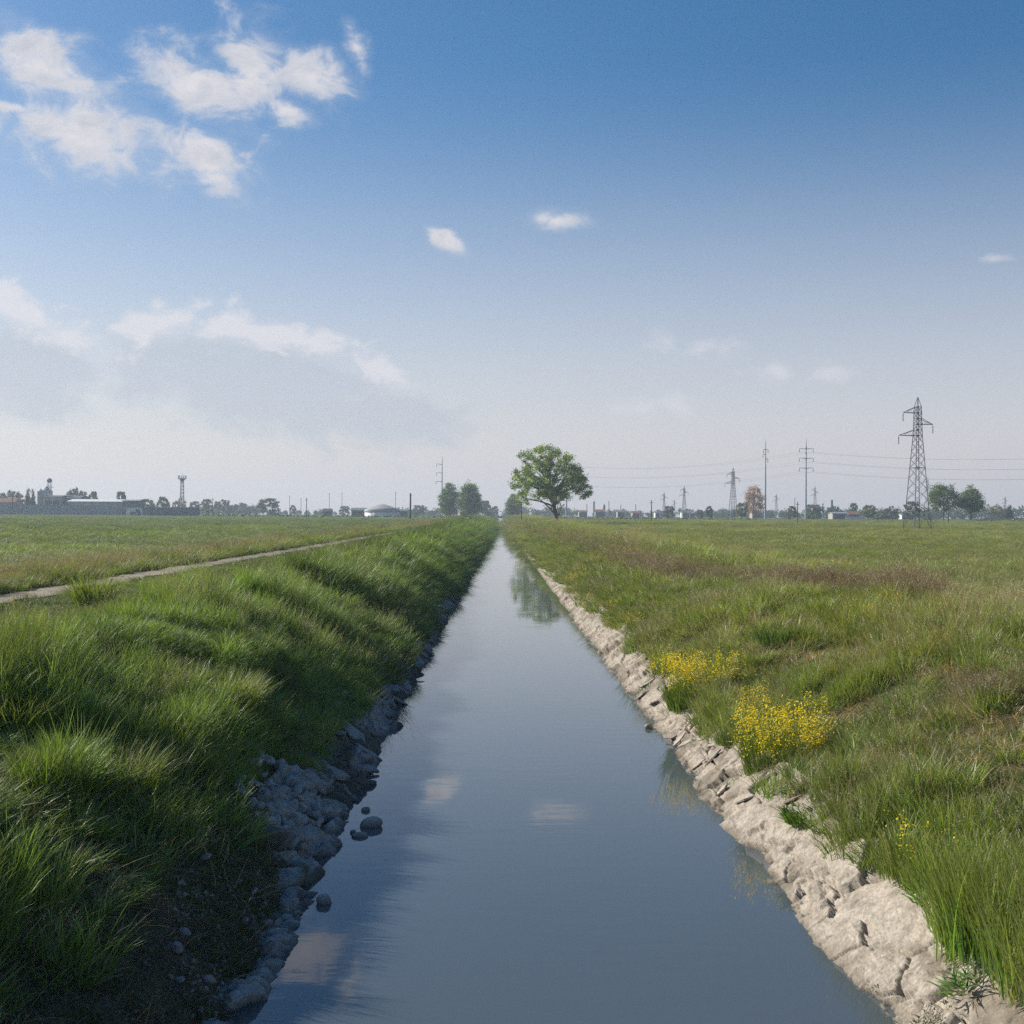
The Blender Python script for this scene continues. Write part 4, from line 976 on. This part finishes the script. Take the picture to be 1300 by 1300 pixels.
# ------------------------------------------------------------------ tall steel poles with arms
def mast(px, yt, d, arms, label, rz=0, banded=False):
    x = xat(px, d); z = gz(x, d); H = zat(px, yt, d) - z
    root = empty('power_pole', (x, d, z), label, 'power pole', 'tall steel power poles', rz)
    mb = MB(); mb.lathe([(.62, -.4), (.60, 0), (.50, H * .25), (.40, H * .5), (.30, H * .75), (.19, H * .95), (.04, H)], 12); mb.build('pole_shaft', MAT_POLE, root, smooth=True)
    if banded:
        bm_ = MB(); 
        for q in (.72, .80, .86): bm_.lathe([(.34, H * q), (.34, H * (q + .03))], 12)
        bm_.build('warning_band', MAT_RED, root)
    for ya, Ls in arms:
        za = zat(px, ya, d) - z
        for L_ in Ls:
            a_ = MB(); a_.bar((0, 0, za), (L_, 0, za + .25), .22, .12, 6); o = a_.build('cross_arm', MAT_STEEL, root)
            i_ = MB(); i_.lathe([(.05, za - 1.8), (.16, za - 1.7), (.16, za - .5), (.05, za - .1), (.05, za + .2)], 8, (L_, 0)); i_.build('insulator', MAT_GLASS, o)
    return (x, d, z)
m1 = mast(561, 579, 800, [(589.5, [-3.6]), (600.5, [-3.6]), (611.5, [-4.0])], 'tall pole with three short arms on its left side, behind the pair of trees')
m2 = mast(719, 575, 780, [(588, [-3.4, 3.6]), (600, [-3.4, 3.6]), (612, [-3.4, 3.6])], 'tall pole half hidden behind the lone tree')
m3 = mast(971.5, 557, 650, [(571, [-1.1, 1.3]), (577, [-1.4]), (583, [1.2])], 'tall pole beside the copper brown tree with its arms seen end on')
m4 = mast(1023, 556, 650, [(570, [-3.6, 3.8]), (582, [-3.6, 3.8]), (594.5, [-3.6, 3.8])], 'tall pole with red bands and three pairs of arms', banded=True)
m5 = mast(1500, 548, 600, [(566, [-3.6, 3.8]), (580, [-3.6, 3.8]), (593, [-3.6, 3.8])], 'tall pole carrying the wires beyond the right border')
def wire(a, b, sag, label, r=.028):
    a = Vector(a); b = Vector(b); pts = []
    for k in range(25):
        q = k / 24; p = a.lerp(b, q); p.z -= sag * 4 * q * (1 - q); pts.append(p)
    mb = MB(); mb.tube(pts, r, 4); tag(mb.build('power_line', MAT_WIRE), label, 'wire', 'wires between the tall power poles')
for yA, yB, yC, lev in ((588, 570, 566, 'topmost'), (600, 582, 580, 'middle'), (612, 594.5, 593, 'lowest')):
    for off, sd in ((-3.5, 'left'), (3.7, 'right')):
        zA = zat(719, yA, 780) - 1.7; zB = zat(1023, yB, 650) - 1.7; zC = zat(1500, yC, 600) - 1.7
        wire((m2[0] + off, m2[1], zA), (m4[0] + off, m4[1], zB), 4.5, f'{lev} wire on {sd} arms from the pole behind the lone tree to the banded pole')
        wire((m4[0] + off, m4[1], zB), (m5[0] + off, m5[1], zC), 4.5, f'{lev} wire on the {sd} arms, from the banded pole to the right border')
# thin poles in the fields
def thinpole(px, yt, d, label, r=.13):
    x = xat(px, d); z = gz(x, d); H = zat(px, yt, d) - z
    root = empty('utility_pole', (x, d, z), label, 'utility pole', 'thin utility poles')
    MB().lathe([(r * 1.2, -.4), (r * 1.1, 0), (r * .8, H)], 8).build('pole_shaft', MAT_WOODPOLE, root)
    MB().box(-.5, .5, -.05, .05, H - .75, H - .63).build('cross_arm', MAT_WOODPOLE, root)
for a in [(15.5, 629, 520, 'thin pole in front of the long grey wall at the left border'), (270, 632, 480, 'thin pole right of the end of the dark grey wall'), (367.5, 629, 700, 'faint thin pole, first of four right of the dome shaped tree clump'),
          (382, 632, 700, 'faint thin pole, second of four right of the dome shaped tree clump'), (389, 632, 430, 'dark thin pole standing in the crop of the left field'), (418, 626, 720, 'pale thin pole left of the dark open shed, taller of two'),
          (434, 625, 740, 'pale thin pole immediately left of the dark open shed'), (502, 624, 640, 'thin pole behind the white domed tank'), (521, 626, 400, 'stout dark pole right of the white domed tank', .3),
          (662, 637, 330, 'short pole left of the lone tree trunk'), (827, 635, 330, 'thin pole in the meadow right of the lone tree'), (1012.5, 637, 330, 'thin pole in the meadow between the two tall grey poles'),
          (1204, 640, 340, 'thin pole in front of the round crowned tree')]:
    thinpole(*a)
for px, yt, lab in [(773, 636, 'faint far pole right of the church tower'), (788, 641, 'faint far pole above the distant rooftops'), (807, 640, 'faint far pole above the pale distant houses'), (745, 640, 'faint far pole left of the church tower'), (1009, 632, 'faint far pole behind the green round tree')]:
    thinpole(px, yt, 950, lab, .3)

# ------------------------------------------------------------------ buildings
def wall_run(px0, px1, yt, d, mat, label, name='concrete_wall', thick=.4):
    x0, x1 = xat(px0, d), xat(px1, d); xm = (x0 + x1) / 2; z = gz(xm, d); h = zat((px0 + px1) / 2, yt, d) - z
    root = empty(name, (xm, d, z), label, 'wall')
    W = (x1 - x0) / 2
    MB().box(-W, W, -thick / 2, thick / 2, -.6, h - .25).build('panel', mat, root)
    n = max(2, int(2 * W / 5)); mb = MB()
    for k in range(n + 1):
        q = -W + 2 * W * k / n; mb.box(q - .18, q + .18, -thick / 2 - .16, -thick / 2 - .003, -.6, h - .253)
    mb.build('buttress', mat, root); MB().box(-W - .1, W + .1, -thick / 2 - .2, thick / 2 + .1, h - .25, h).build('coping', MAT_CONC, root)
    return root
wall_run(-70, 132, 640.5, 560, MAT_CONC, 'long pale grey concrete wall at the left border in front of the farm')
wall_run(182, 253, 644, 540, MAT_CONCD, 'dark blue grey wall right of the farm with a straight top')
wall_run(161, 182, 644, 545, MAT_WHITE, 'short white wall behind the tractor at the end of the barn')
wall_run(1074, 1097, 655.3, 640, MAT_WHITE, 'low white wall in front of the red roofed house on the right', 'garden_wall')
wall_run(1248, 1345, 657.6, 585, MAT_PALE, 'thin pale wall along the road near the right border', 'garden_wall')
def silo(px0, px1, yw, yt, d, label):
    x = xat((px0 + px1) / 2, d); z = gz(x, d); r = (px1 - px0) / 2 * d / F; h = zat(px0, yw, d) - z; t = zat(px0, yt, d) - z
    root = empty('grain_silo', (x, d, z), label, 'silo', 'farm silos')
    prof = [(r, -.5)]
    for k in range(int(h / .5)): prof += [(r, k * .5), (r + .06, k * .5 + .25)]
    prof.append((r, h)); MB().lathe(prof, 28).build('silo_body', MAT_SILO, root, smooth=True)
    MB().lathe([(r + .15, h - .02), (r + .1, h + .12), (.35, t - .3), (.3, t)], 28).build('cone_roof', MAT_SILO, root)
    lm = MB()
    for s in (-.2, .2): lm.bar((s, -r - .25, 0), (s, -r - .25, h), .03)
    for k in range(int(h / .6)): lm.bar((-.2, -r - .25, k * .6 + .3), (.2, -r - .25, k * .6 + .3), .025)
    lm.build('ladder', MAT_STEEL, root)
silo(47, 56, 624, 620.5, 590, 'smaller left silo with low cone roof'); silo(51, 66, 623.5, 617.5, 602, 'larger right silo with pointed cone roof')
x = xat(62.5, 596); z = gz(x, 596); H = zat(62, 613, 596) - z
et = empty('grain_elevator', (x, 596, z), 'narrow elevator tower with round head above the silos', 'elevator tower')
mb = MB()
for a in (-.7, .7):
    for b in (-.7, .7): mb.bar((a, b, 0), (a, b, H), .11)
for k in range(int(H / 1.5)):
    for a in (-.7, .7): mb.bar((a, -.7, k * 1.5), (-a, -.7, k * 1.5 + 1.5), .06); mb.bar((a, -.7, k * 1.5), (a, .7, k * 1.5 + 1.5), .06)
mb.build('lattice_mast', MAT_STEEL, et); MB().box(-1.5, 1.7, -1.2, 1.2, H * .86, H * .875).build('platform', MAT_STEEL, et)
MB().lathe([(.4, H), (1.2, H + .4), (1.2, H + 1.5), (.5, H + 2.2)], 12).build('elevator_head', MAT_DARK, et)
mb = MB(); mb.bar((-.5, 0, H * .9), (-2.6, 3, H * .74), .16); mb.build('chute', MAT_SILO, et)
def shed(name, px0, px1, ye, yr, d, depth, wallm, roofm, label, cat, doors=0, doorm=None, slope=0.0, group=None, windows=0):
    """gabled (ridge along x) building seen side on; ye eaves y, yr ridge y"""
    x0, x1 = xat(px0, d), xat(px1, d); xm = (x0 + x1) / 2; z = gz(xm, d); W = (x1 - x0) / 2; he = zat((px0 + px1) / 2, ye, d) - z; hr = zat((px0 + px1) / 2, yr, d) - z
    root = empty(name, (xm, d, z), label, cat, group)
    m = MB(); m.box(-W, W, 0, depth, -.6, he)
    m.add([(-W, 0, he + .001), (-W, depth, he + .001), (-W, depth / 2, hr - .06)], [(0, 2, 1)]); m.add([(W, 0, he + .001), (W, depth, he + .001), (W, depth / 2, hr - .06)], [(0, 1, 2)])
    m.build('wall', wallm, root)
    rm = MB(); ov = .5; t = .18
    for s in (0, 1):
        ya, yb = (-ov, depth / 2) if s == 0 else (depth + ov, depth / 2)
        za = he + .03 - ov * (hr - he) / (depth / 2); zb = hr
        rm.add([(-W - ov, ya, za), (W + ov, ya, za), (W + ov, yb, zb), (-W - ov, yb, zb), (-W - ov, ya, za + t), (W + ov, ya, za + t), (W + ov, yb, zb + t), (-W - ov, yb, zb + t)],
               [(0, 3, 2, 1), (4, 5, 6, 7), (0, 1, 5, 4), (1, 2, 6, 5), (2, 3, 7, 6), (3, 0, 4, 7)])
    rm.build('roof', roofm, root)
    for k in range(doors):
        q = -W + 2 * W * (k + .5) / doors; w2 = W / doors * .78
        fr_ = MB(); fr_.box(q - w2, q + w2, -.07, -.004, 0, he * .82); o = fr_.build('door', doorm or MAT_WHITE, root)
        MB().box(q + w2 * .6, q + w2 * .7, -.13, -.075, 1.0, 1.25).build('handle', MAT_STEEL, o)
    for k in range(windows):
        q = -W + 2 * W * (k + .5) / windows; w_ = MB(); w_.box(q - .55, q + .55, -.06, -.004, he * .5, he * .5 + 1.2); o = w_.build('window', MAT_WHITE, root)
        MB().box(q - .45, q + .45, -.09, -.064, he * .5 + .1, he * .5 + 1.1).build('pane', MAT_GLASS, o)
    return root
shed('farm_shed', 57, 76, 631, 629, 585, 12, MAT_PALE, MAT_DARK, 'pale walled farm shed right of the silos', 'farm shed', 2, MAT_DARK)
shed('farm_shed', 76.5, 101, 632.5, 629, 588, 14, MAT_CONCD, MAT_DARK, 'blue grey farm shed with dark roof behind the long barn', 'farm shed', 2, MAT_DARK)
shed('storage_barn', 86, 161, 637, 634, 572, 16, MAT_CONC, MAT_WHITE, 'long barn with bright white roof and pale bay doors', 'barn', 7, MAT_PALE)
shed('storage_barn', 155.5, 176, 636, 634.5, 564, 10, MAT_DARK, MAT_CONC, 'dark end block of the farm with flat grey roof', 'barn', 1, MAT_CONCD)
shed('farm_house', -24, 18, 637.5, 632.5, 600, 9, MAT_BRICK, MAT_RED, 'house with red brown roof at the left border behind the wall', 'house', 0, None, windows=4)
shed('open_shed', 446, 471, 648, 645, 660, 10, MAT_DARK, MAT_CONCD, 'dark open shed left of the white domed tank', 'shed', 4, MAT_RUBBER)
shed('field_hut', 410, 420, 649, 646, 640, 4, MAT_CONCD, MAT_DARK, 'small blue grey hut below the pale thin poles', 'hut', 1, MAT_DARK)
shed('tank_annex', 507, 517, 649, 647, 640, 6, MAT_CONC, MAT_CONCD, 'low grey annex on the right of the white domed tank', 'annex', 1, MAT_DARK)
shed('village_house', 1057, 1076, 652, 650.5, 660, 9, MAT_PALE, MAT_CONC, 'low flat roofed house with an open carport on the right', 'house', 1, MAT_DARK, windows=2)
shed('village_house', 1078, 1091, 653, 649.5, 665, 9, MAT_BRICK, MAT_RED, 'small house with red roof behind the low white wall', 'house', 1, MAT_DARK, windows=2)
for i, (p0, p1, ye, yr, w_, r_, lab) in enumerate([(832, 838, 651, 649.5, MAT_WHITE, MAT_CONCD, 'tiny white house left of the green tree on the horizon'), (866, 876, 651, 648.5, MAT_WHITE, MAT_CONCD, 'bright white distant house below the hazy pylon'), (876.5, 881, 651, 650, MAT_WHITE, MAT_PALE, 'small white annex beside the bright white distant house'),
       (803, 812, 651, 649, MAT_PALE, MAT_RED, 'tiny pale house under the faint far poles'), (784, 793, 650, 648, MAT_PALE, MAT_CONCD, 'grey distant house right of the church tower'), (756, 768, 649.5, 647, MAT_CONC, MAT_RED, 'distant house at the foot of the church tower'), (735, 745, 650, 648, MAT_PALE, MAT_RED, 'distant house left of the church tower'),
       (955, 968, 651, 649, MAT_PALE, MAT_CONCD, 'low pale building behind the copper brown tree'), (1145, 1153, 654, 652, MAT_WHITE, MAT_CONCD, 'tiny white building seen through the left pylon leg')]):
    shed('village_house', p0, p1, ye, yr, 820, 9, w_, r_, lab, 'house', 1, MAT_DARK, group='houses of the far village', windows=2)
def tower(name, px, w, yb, yt, d, mat, label, cat, spire=0, head=False):
    x = xat(px, d); z = gz(x, d); H = zat(px, yt, d) - z; s = w * d / F / 2
    root = empty(name, (x, d, z), label, cat)
    hb = H * (1 - spire)
    MB().box(-s, s, -s, s, -.5, hb).build('shaft', mat, root)
    if spire: MB().add([(-s * 1.1, -s * 1.1, hb + .01), (s * 1.1, -s * 1.1, hb + .01), (s * 1.1, s * 1.1, hb + .01), (-s * 1.1, s * 1.1, hb + .01), (0, 0, H)], [(0, 1, 4), (1, 2, 4), (2, 3, 4), (3, 0, 4), (3, 2, 1, 0)]).build('spire', MAT_RED, root)
    if head: MB().lathe([(s, hb), (s * 2.2, hb + s), (s * 2.2, hb + s * 2.6), (s, hb + s * 3.2)], 14).build('tank_head', MAT_CONC, root)
    w_ = MB(); w_.box(-s * .3, s * .3, -s - .05, -s - .004, hb * .8, hb * .92); w_.build('opening', MAT_GLASS, root)
tower('church_tower', 767, 2.6, 0, 639, 930, MAT_CONCD, 'hazy church tower with pointed roof on the right horizon', 'tower', .25)
tower('church_tower', 754, 2.2, 0, 635.5, 980, MAT_CONC, 'slender hazy bell tower left of the pointed church tower', 'tower', .12)
tower('chimney', 1056, 2.2, 0, 634.5, 840, MAT_CONCD, 'dark factory chimney above the broad blue tree on the right', 'chimney')
tower('water_tower', 1044.5, 1.2, 0, 641, 860, MAT_CONC, 'small water tower left of the dark chimney', 'water tower', 0, True)
# domed tank
d = 600; x = xat(485, d); z = gz(x, d); r = 22 * d / F
tk = empty('domed_tank', (x, d, z), 'wide white tank with shallow domed roof on the left field edge', 'tank')
hw_ = zat(485, 647.5, d) - z; ht = zat(485, 640, d) - z
MB().lathe([(r, -.5), (r, hw_)], 40).build('tank_wall', MAT_WHITE, tk, smooth=True)
MB().lathe([(r + .25, hw_ - 1.0), (r + .25, hw_ - .35)], 40).build('grey_band', MAT_CONC, tk)
MB().lathe([(r + .15, hw_ + .005), (r + .15, hw_ + .2), (r * .8, hw_ + (ht - hw_) * .33), (r * .5, hw_ + (ht - hw_) * .66), (r * .22, hw_ + (ht - hw_) * .93), (r * .06, ht)], 40).build('dome_roof', MAT_PALE, tk, smooth=True)
# radio tower
d = 640; x = xat(231, d); z = gz(x, d); H = zat(231, 606, d) - z
rt = empty('radio_tower', (x, d, z), 'slender lattice radio tower with wide antenna head behind the dark wall', 'radio tower')
mb = MB(); w0, w1 = 1.0, .6
for a in (-1, 1):
    for b in (-1, 1): mb.bar((a * w0, b * w0, -.3), (a * w1, b * w1, H), .13)
nn_ = 11
for k in range(nn_):
    za, zb = H * k / nn_, H * (k + 1) / nn_; wa, wb = w0 + (w1 - w0) * k / nn_, w0 + (w1 - w0) * (k + 1) / nn_
    for b in (-1, 1): mb.bar((-wa, b * wa, za), (wb, b * wb, zb), .08); mb.bar((wa, b * wa, za), (-wb, b * wb, zb), .08)
    for a in (-1, 1): mb.bar((a * wa, -wa, za), (a * wb, wb, zb), .08)
mb.build('lattice_mast', MAT_STEEL, rt)
MB().lathe([(.5, H - 2.2), (1.3, H - 1.4), (1.3, H - .8)], 12).build('equipment_drum', MAT_DARK, rt)
MB().lathe([(2.0, H - .8), (2.0, H - .6)], 14).build('platform', MAT_STEEL, rt)
for k in range(6):
    a = k * math.pi / 3; MB().box(-.18, .18, -.1, .1, 0, 2.0).build('antenna', MAT_POLE, rt, loc=(2.0 * math.cos(a), 2.0 * math.sin(a), H - 1.0))
MB().bar((0, 0, H - .6), (0, 0, H + 2.2), .06).build('lightning_rod', MAT_STEEL, rt)
# tractor
d = 536; x = xat(172, d); z = gz(x, d)
tr = empty('tractor', (x, d, z), 'small dark tractor parked in front of the short white wall', 'tractor')
MB().box(-2.2, .2, -.45, .45, .9, 1.6).build('bonnet', MAT_DARK, tr); MB().box(.2, 1.7, -.75, .75, .9, 2.0).box(.3, 1.6, -.7, .7, 2.003, 2.75).build('cab', MAT_GLASS, tr); MB().box(.15, 1.75, -.85, .85, 2.76, 2.9).build('cab_roof', MAT_WHITE, tr)
for wx, wr in ((-1.6, .5), (1.1, .85)):
    for sy in (-.95, .95):
        wm = MB(); wm.tube([(wx, sy - .2, wr), (wx, sy + .2, wr)], wr, 16); w_ = wm.build('wheel', MAT_RUBBER, tr); hm = MB(); hm.tube([(wx, sy - .22, wr), (wx, sy + .22, wr)], wr * .45, 10); hm.build('hub', MAT_WHITE, w_)
# low bridge at the end of the canal
d = 820; zb = 3.2
br = empty('canal_bridge', (0, d, 0), 'low dark concrete bridge crossing the far end of the canal', 'bridge')
MB().box(-9, 9, -2, 2, zb - .6, zb).build('deck', MAT_CONCD, br); MB().box(-9, 9, -2.2, -2.003, zb - .2, zb + .9).box(-9, 9, 2.003, 2.2, zb - .2, zb + .9).build('parapet', MAT_CONC, br)
MB().box(-4.6, -4, -1.9, 1.9, -1, zb - .605).box(4, 4.6, -1.9, 1.9, -1, zb - .605).build('abutment', MAT_CONCD, br)
# marker by the track
d = 300; x = xat(594, d); z = gz(x, d)
mk = empty('marker_post', (x, d, z), 'short post with white top and black foot beside the far dirt track', 'post')
MB().lathe([(.22, -.2), (.22, .75), (.2, .8)], 10).build('post_foot', MAT_RUBBER, mk); MB().lathe([(.2, .803), (.24, .82), (.24, 1.25), (.1, 1.38)], 10).build('post_cap', MAT_WHITE, mk)

# ------------------------------------------------------------------ haze
HZ = 0.00036
hb = MB().box(-2600, 2600, -80, 2300, -2.0, 62).build('haze', None)
m, nt, N, L = new_mat('haze_air')
out = N.new('ShaderNodeOutputMaterial'); pv = N.new('ShaderNodeVolumePrincipled')
pv.inputs['Color'].default_value = (.74, .87, 1.0, 1); pv.inputs['Density'].default_value = HZ; pv.inputs['Anisotropy'].default_value = .25
L.new(pv.outputs[0], out.inputs['Volume']); hb.data.materials.append(m)
tag(hb, 'pale summer haze over the plain', kind='stuff')

# ------------------------------------------------------------------ world, sun
SUN_EL, SUN_AZ = R(31), R(-66)          # azimuth from +Y towards +X
w = bpy.data.worlds.new('World'); scene.world = w; w.use_nodes = True
nt = w.node_tree; N = nt.nodes; L = nt.links; N.clear()
out = N.new('ShaderNodeOutputWorld'); bg = N.new('ShaderNodeBackground')
sky = N.new('ShaderNodeTexSky'); sky.sky_type = 'NISHITA'; sky.sun_disc = False; sky.sun_elevation = SUN_EL; sky.sun_rotation = SUN_AZ
sky.altitude = 50; sky.air_density = 1.0; sky.dust_density = 1.0; sky.ozone_density = 2.0
SKY_S = .080
tc = N.new('ShaderNodeTexCoord')
def mth(op, a, b=None, c=None, clamp=False):
    n = N.new('ShaderNodeMath'); n.operation = op; n.use_clamp = clamp
    for i, q in enumerate((a, b, c)):
        if q is None: continue
        if isinstance(q, (int, float)): n.inputs[i].default_value = q
        else: L.new(q, n.inputs[i])
    return n.outputs[0]
sep = N.new('ShaderNodeSeparateXYZ'); L.new(tc.outputs['Generated'], sep.inputs[0])
AZ = mth('ARCTAN2', sep.outputs['X'], sep.outputs['Y']); EL = mth('ARCSINE', sep.outputs['Z'])
cmb = N.new('ShaderNodeCombineXYZ'); L.new(AZ, cmb.inputs[0]); L.new(EL, cmb.inputs[1])
def wnoise(scale, det, rough, off=(0, 0, 0), sq=1.5, dist=0.):
    mp = N.new('ShaderNodeMapping'); mp.inputs['Scale'].default_value = (1, sq, 1); mp.inputs['Location'].default_value = off; L.new(cmb.outputs[0], mp.inputs['Vector'])
    n = N.new('ShaderNodeTexNoise'); n.inputs['Scale'].default_value = scale; n.inputs['Detail'].default_value = det; n.inputs['Roughness'].default_value = rough; n.inputs['Distortion'].default_value = dist
    L.new(mp.outputs[0], n.inputs['Vector']); return n.outputs['Fac']
n_a = wnoise(30, 10, .60, dist=.4); n_a2 = wnoise(30, 10, .60, (.006, -.012, 0), dist=.4); n_b = wnoise(9, 5, .5, (3, 1, 0))
def ell(px, py, rx, ry, rot=0., gain=1.):
    a, e = azel(px, py); 
    da = mth('SUBTRACT', AZ, a); de = mth('SUBTRACT', EL, e)
    c_, s_ = math.cos(rot), math.sin(rot)
    u = mth('ADD', mth('MULTIPLY', da, c_ / (rx / F)), mth('MULTIPLY', de, s_ / (rx / F)))
    v = mth('ADD', mth('MULTIPLY', da, -s_ / (ry / F)), mth('MULTIPLY', de, c_ / (ry / F)))
    d2 = mth('SQRT', mth('ADD', mth('MULTIPLY', u, u), mth('MULTIPLY', v, v)))
    f = mth('MULTIPLY', mth('SUBTRACT', 1.0, d2), gain)
    return f
def union(lst):
    r = lst[0]
    for q in lst[1:]: r = mth('MAXIMUM', r, q)
    return r
def cover(fld, amp, lo, hi):
    n_ = mth('MULTIPLY', mth('SUBTRACT', n_a, .5), amp)
    mr = N.new('ShaderNodeMapRange'); mr.interpolation_type = 'SMOOTHSTEP'; mr.inputs['From Min'].default_value = lo; mr.inputs['From Max'].default_value = hi
    L.new(mth('ADD', fld, n_), mr.inputs['Value']); return mr.outputs[0]
puffs = union([ell(55, 86, 88, 44, -.35), ell(125, 172, 125, 46, -.12), ell(262, 200, 62, 36, -.5), ell(250, 110, 76, 42, -.4), ell(322, 85, 58, 50, -.6), ell(392, 98, 58, 36, -.15), ell(370, 140, 36, 18, -.2),
               ell(452, 60, 15, 30, .4), ell(566, 304, 27, 12, -.5), ell(712, 280, 44, 13, -.05), ell(12, 136, 26, 9, 0)])
alpha1 = mth('MULTIPLY', cover(puffs, 3.0, .0, .8), .92)
faint = union([ell(846, 433, 34, 20, 0), ell(985, 470, 40, 22, 0), ell(1045, 476, 60, 16, 0), ell(857, 512, 30, 28, .3), ell(1262, 328, 30, 8, 0), ell(905, 440, 50, 14, 0), ell(790, 520, 60, 16, 0), ell(300, 30, 16, 30, .4)])
alpha2 = mth('MULTIPLY', cover(faint, 3.5, .0, 1.3), .5)
# low cumulus bank on the left: bright rims, greyer bodies
rim = union([ell(215, 408, 70, 24, .2), ell(300, 418, 90, 22, -.12), ell(395, 436, 85, 20, -.2), ell(480, 468, 60, 20, -.45), ell(35, 398, 95, 28, -.4), ell(10, 375, 40, 12, -.2), ell(90, 430, 60, 20, -.3)])
alpha3 = mth('MULTIPLY', cover(rim, 4.6, -.1, .9), .62)
body = union([ell(330, 490, 250, 85, -.18), ell(30, 470, 140, 75, -.1), ell(480, 530, 150, 50, -.1)])
alphaB = mth('MULTIPLY', cover(body, 1.6, .0, .6), .6)
# sparse clouds elsewhere round the sky (outside the view)
mrz = N.new('ShaderNodeMapRange'); mrz.interpolation_type = 'SMOOTHSTEP'; mrz.inputs['From Min'].default_value = .62; mrz.inputs['From Max'].default_value = .75; L.new(n_b, mrz.inputs['Value'])
out_v = mth('GREATER_THAN', mth('ABSOLUTE', AZ), .75)
alphaO = mth('MULTIPLY', mth('MULTIPLY', mrz.outputs[0], out_v), .7)
shade = mth('MULTIPLY_ADD', mth('SUBTRACT', n_a2, n_a), 2.6, .62, True)
def mixc(f, A, B):
    n = N.new('ShaderNodeMix'); n.data_type = 'RGBA'; n.clamp_factor = True
    if isinstance(f, (int, float)): n.inputs['Factor'].default_value = f
    else: L.new(f, n.inputs['Factor'])
    for k, q in (('A', A), ('B', B)):
        if isinstance(q, tuple): n.inputs[k].default_value = (*q, 1)
        else: L.new(q, n.inputs[k])
    return n.outputs['Result']
sc_ = N.new('ShaderNodeVectorMath'); sc_.operation = 'SCALE'; L.new(sky.outputs[0], sc_.inputs[0]); sc_.inputs['Scale'].default_value = SKY_S
hs = N.new('ShaderNodeHueSaturation'); hs.inputs['Saturation'].default_value = 1.42; L.new(sc_.outputs[0], hs.inputs['Color'])
base = hs.outputs[0]
# summer haze low in the sky: air desaturates towards the horizon
hz = N.new('ShaderNodeMapRange'); hz.interpolation_type = 'SMOOTHSTEP'; hz.inputs['From Min'].default_value = .36; hz.inputs['From Max'].default_value = -.02; hz.inputs['To Min'].default_value = 0; hz.inputs['To Max'].default_value = .8
L.new(EL, hz.inputs['Value'])
HAZEC = (.585, .54, .57)
base = mixc(hz.outputs[0], base, HAZEC)
cl = mixc(shade, (.42, .44, .49), (.60, .575, .59))
base = mixc(alphaB, base, (.37, .41, .475))
veil = mth('MULTIPLY', cover(mth('MAXIMUM', mth('ADD', puffs, .55), mth('ADD', rim, .45)), 2.2, .1, 1.3), .38)
base = mixc(veil, base, (.50, .52, .57))
base = mixc(alpha2, base, (.60, .585, .62)); base = mixc(alpha3, base, (.62, .60, .62)); base = mixc(alpha1, base, cl); base = mixc(alphaO, base, (.6, .6, .63))
L.new(base, bg.inputs['Color']); bg.inputs['Strength'].default_value = 1.0
L.new(bg.outputs[0], out.inputs['Surface'])

sl = bpy.data.lights.new('sun', 'SUN'); sl.energy = 4.8; sl.angle = R(.53); sl.color = (1, .93, .82)
so = link(bpy.data.objects.new('sun', sl))
sd = Vector((math.sin(SUN_AZ) * math.cos(SUN_EL), math.cos(SUN_AZ) * math.cos(SUN_EL), math.sin(SUN_EL)))
so.rotation_euler = sd.to_track_quat('Z', 'Y').to_euler(); so.location = (-30, 10, 40)

# ------------------------------------------------------------------ camera, render
cd = bpy.data.cameras.new('camera'); cd.sensor_width = 36; cd.sensor_fit = 'HORIZONTAL'; cd.lens = 36 * F / 1300; cd.clip_start = .1; cd.clip_end = 20000
co = link(bpy.data.objects.new('camera', cd)); co.matrix_world = Matrix.Translation(Vector(CAM)) @ M_WC.to_4x4()
scene.camera = co
scene.view_settings.view_transform = 'Standard'; scene.view_settings.look = 'None'; scene.view_settings.gamma = 1; scene.view_settings.exposure = .4
cy = scene.cycles
cy.use_denoising = False; cy.max_bounces = 6; cy.diffuse_bounces = 3; cy.glossy_bounces = 3; cy.transmission_bounces = 3; cy.transparent_max_bounces = 8; cy.volume_bounces = 0
cy.use_adaptive_sampling = True; cy.adaptive_threshold = .01
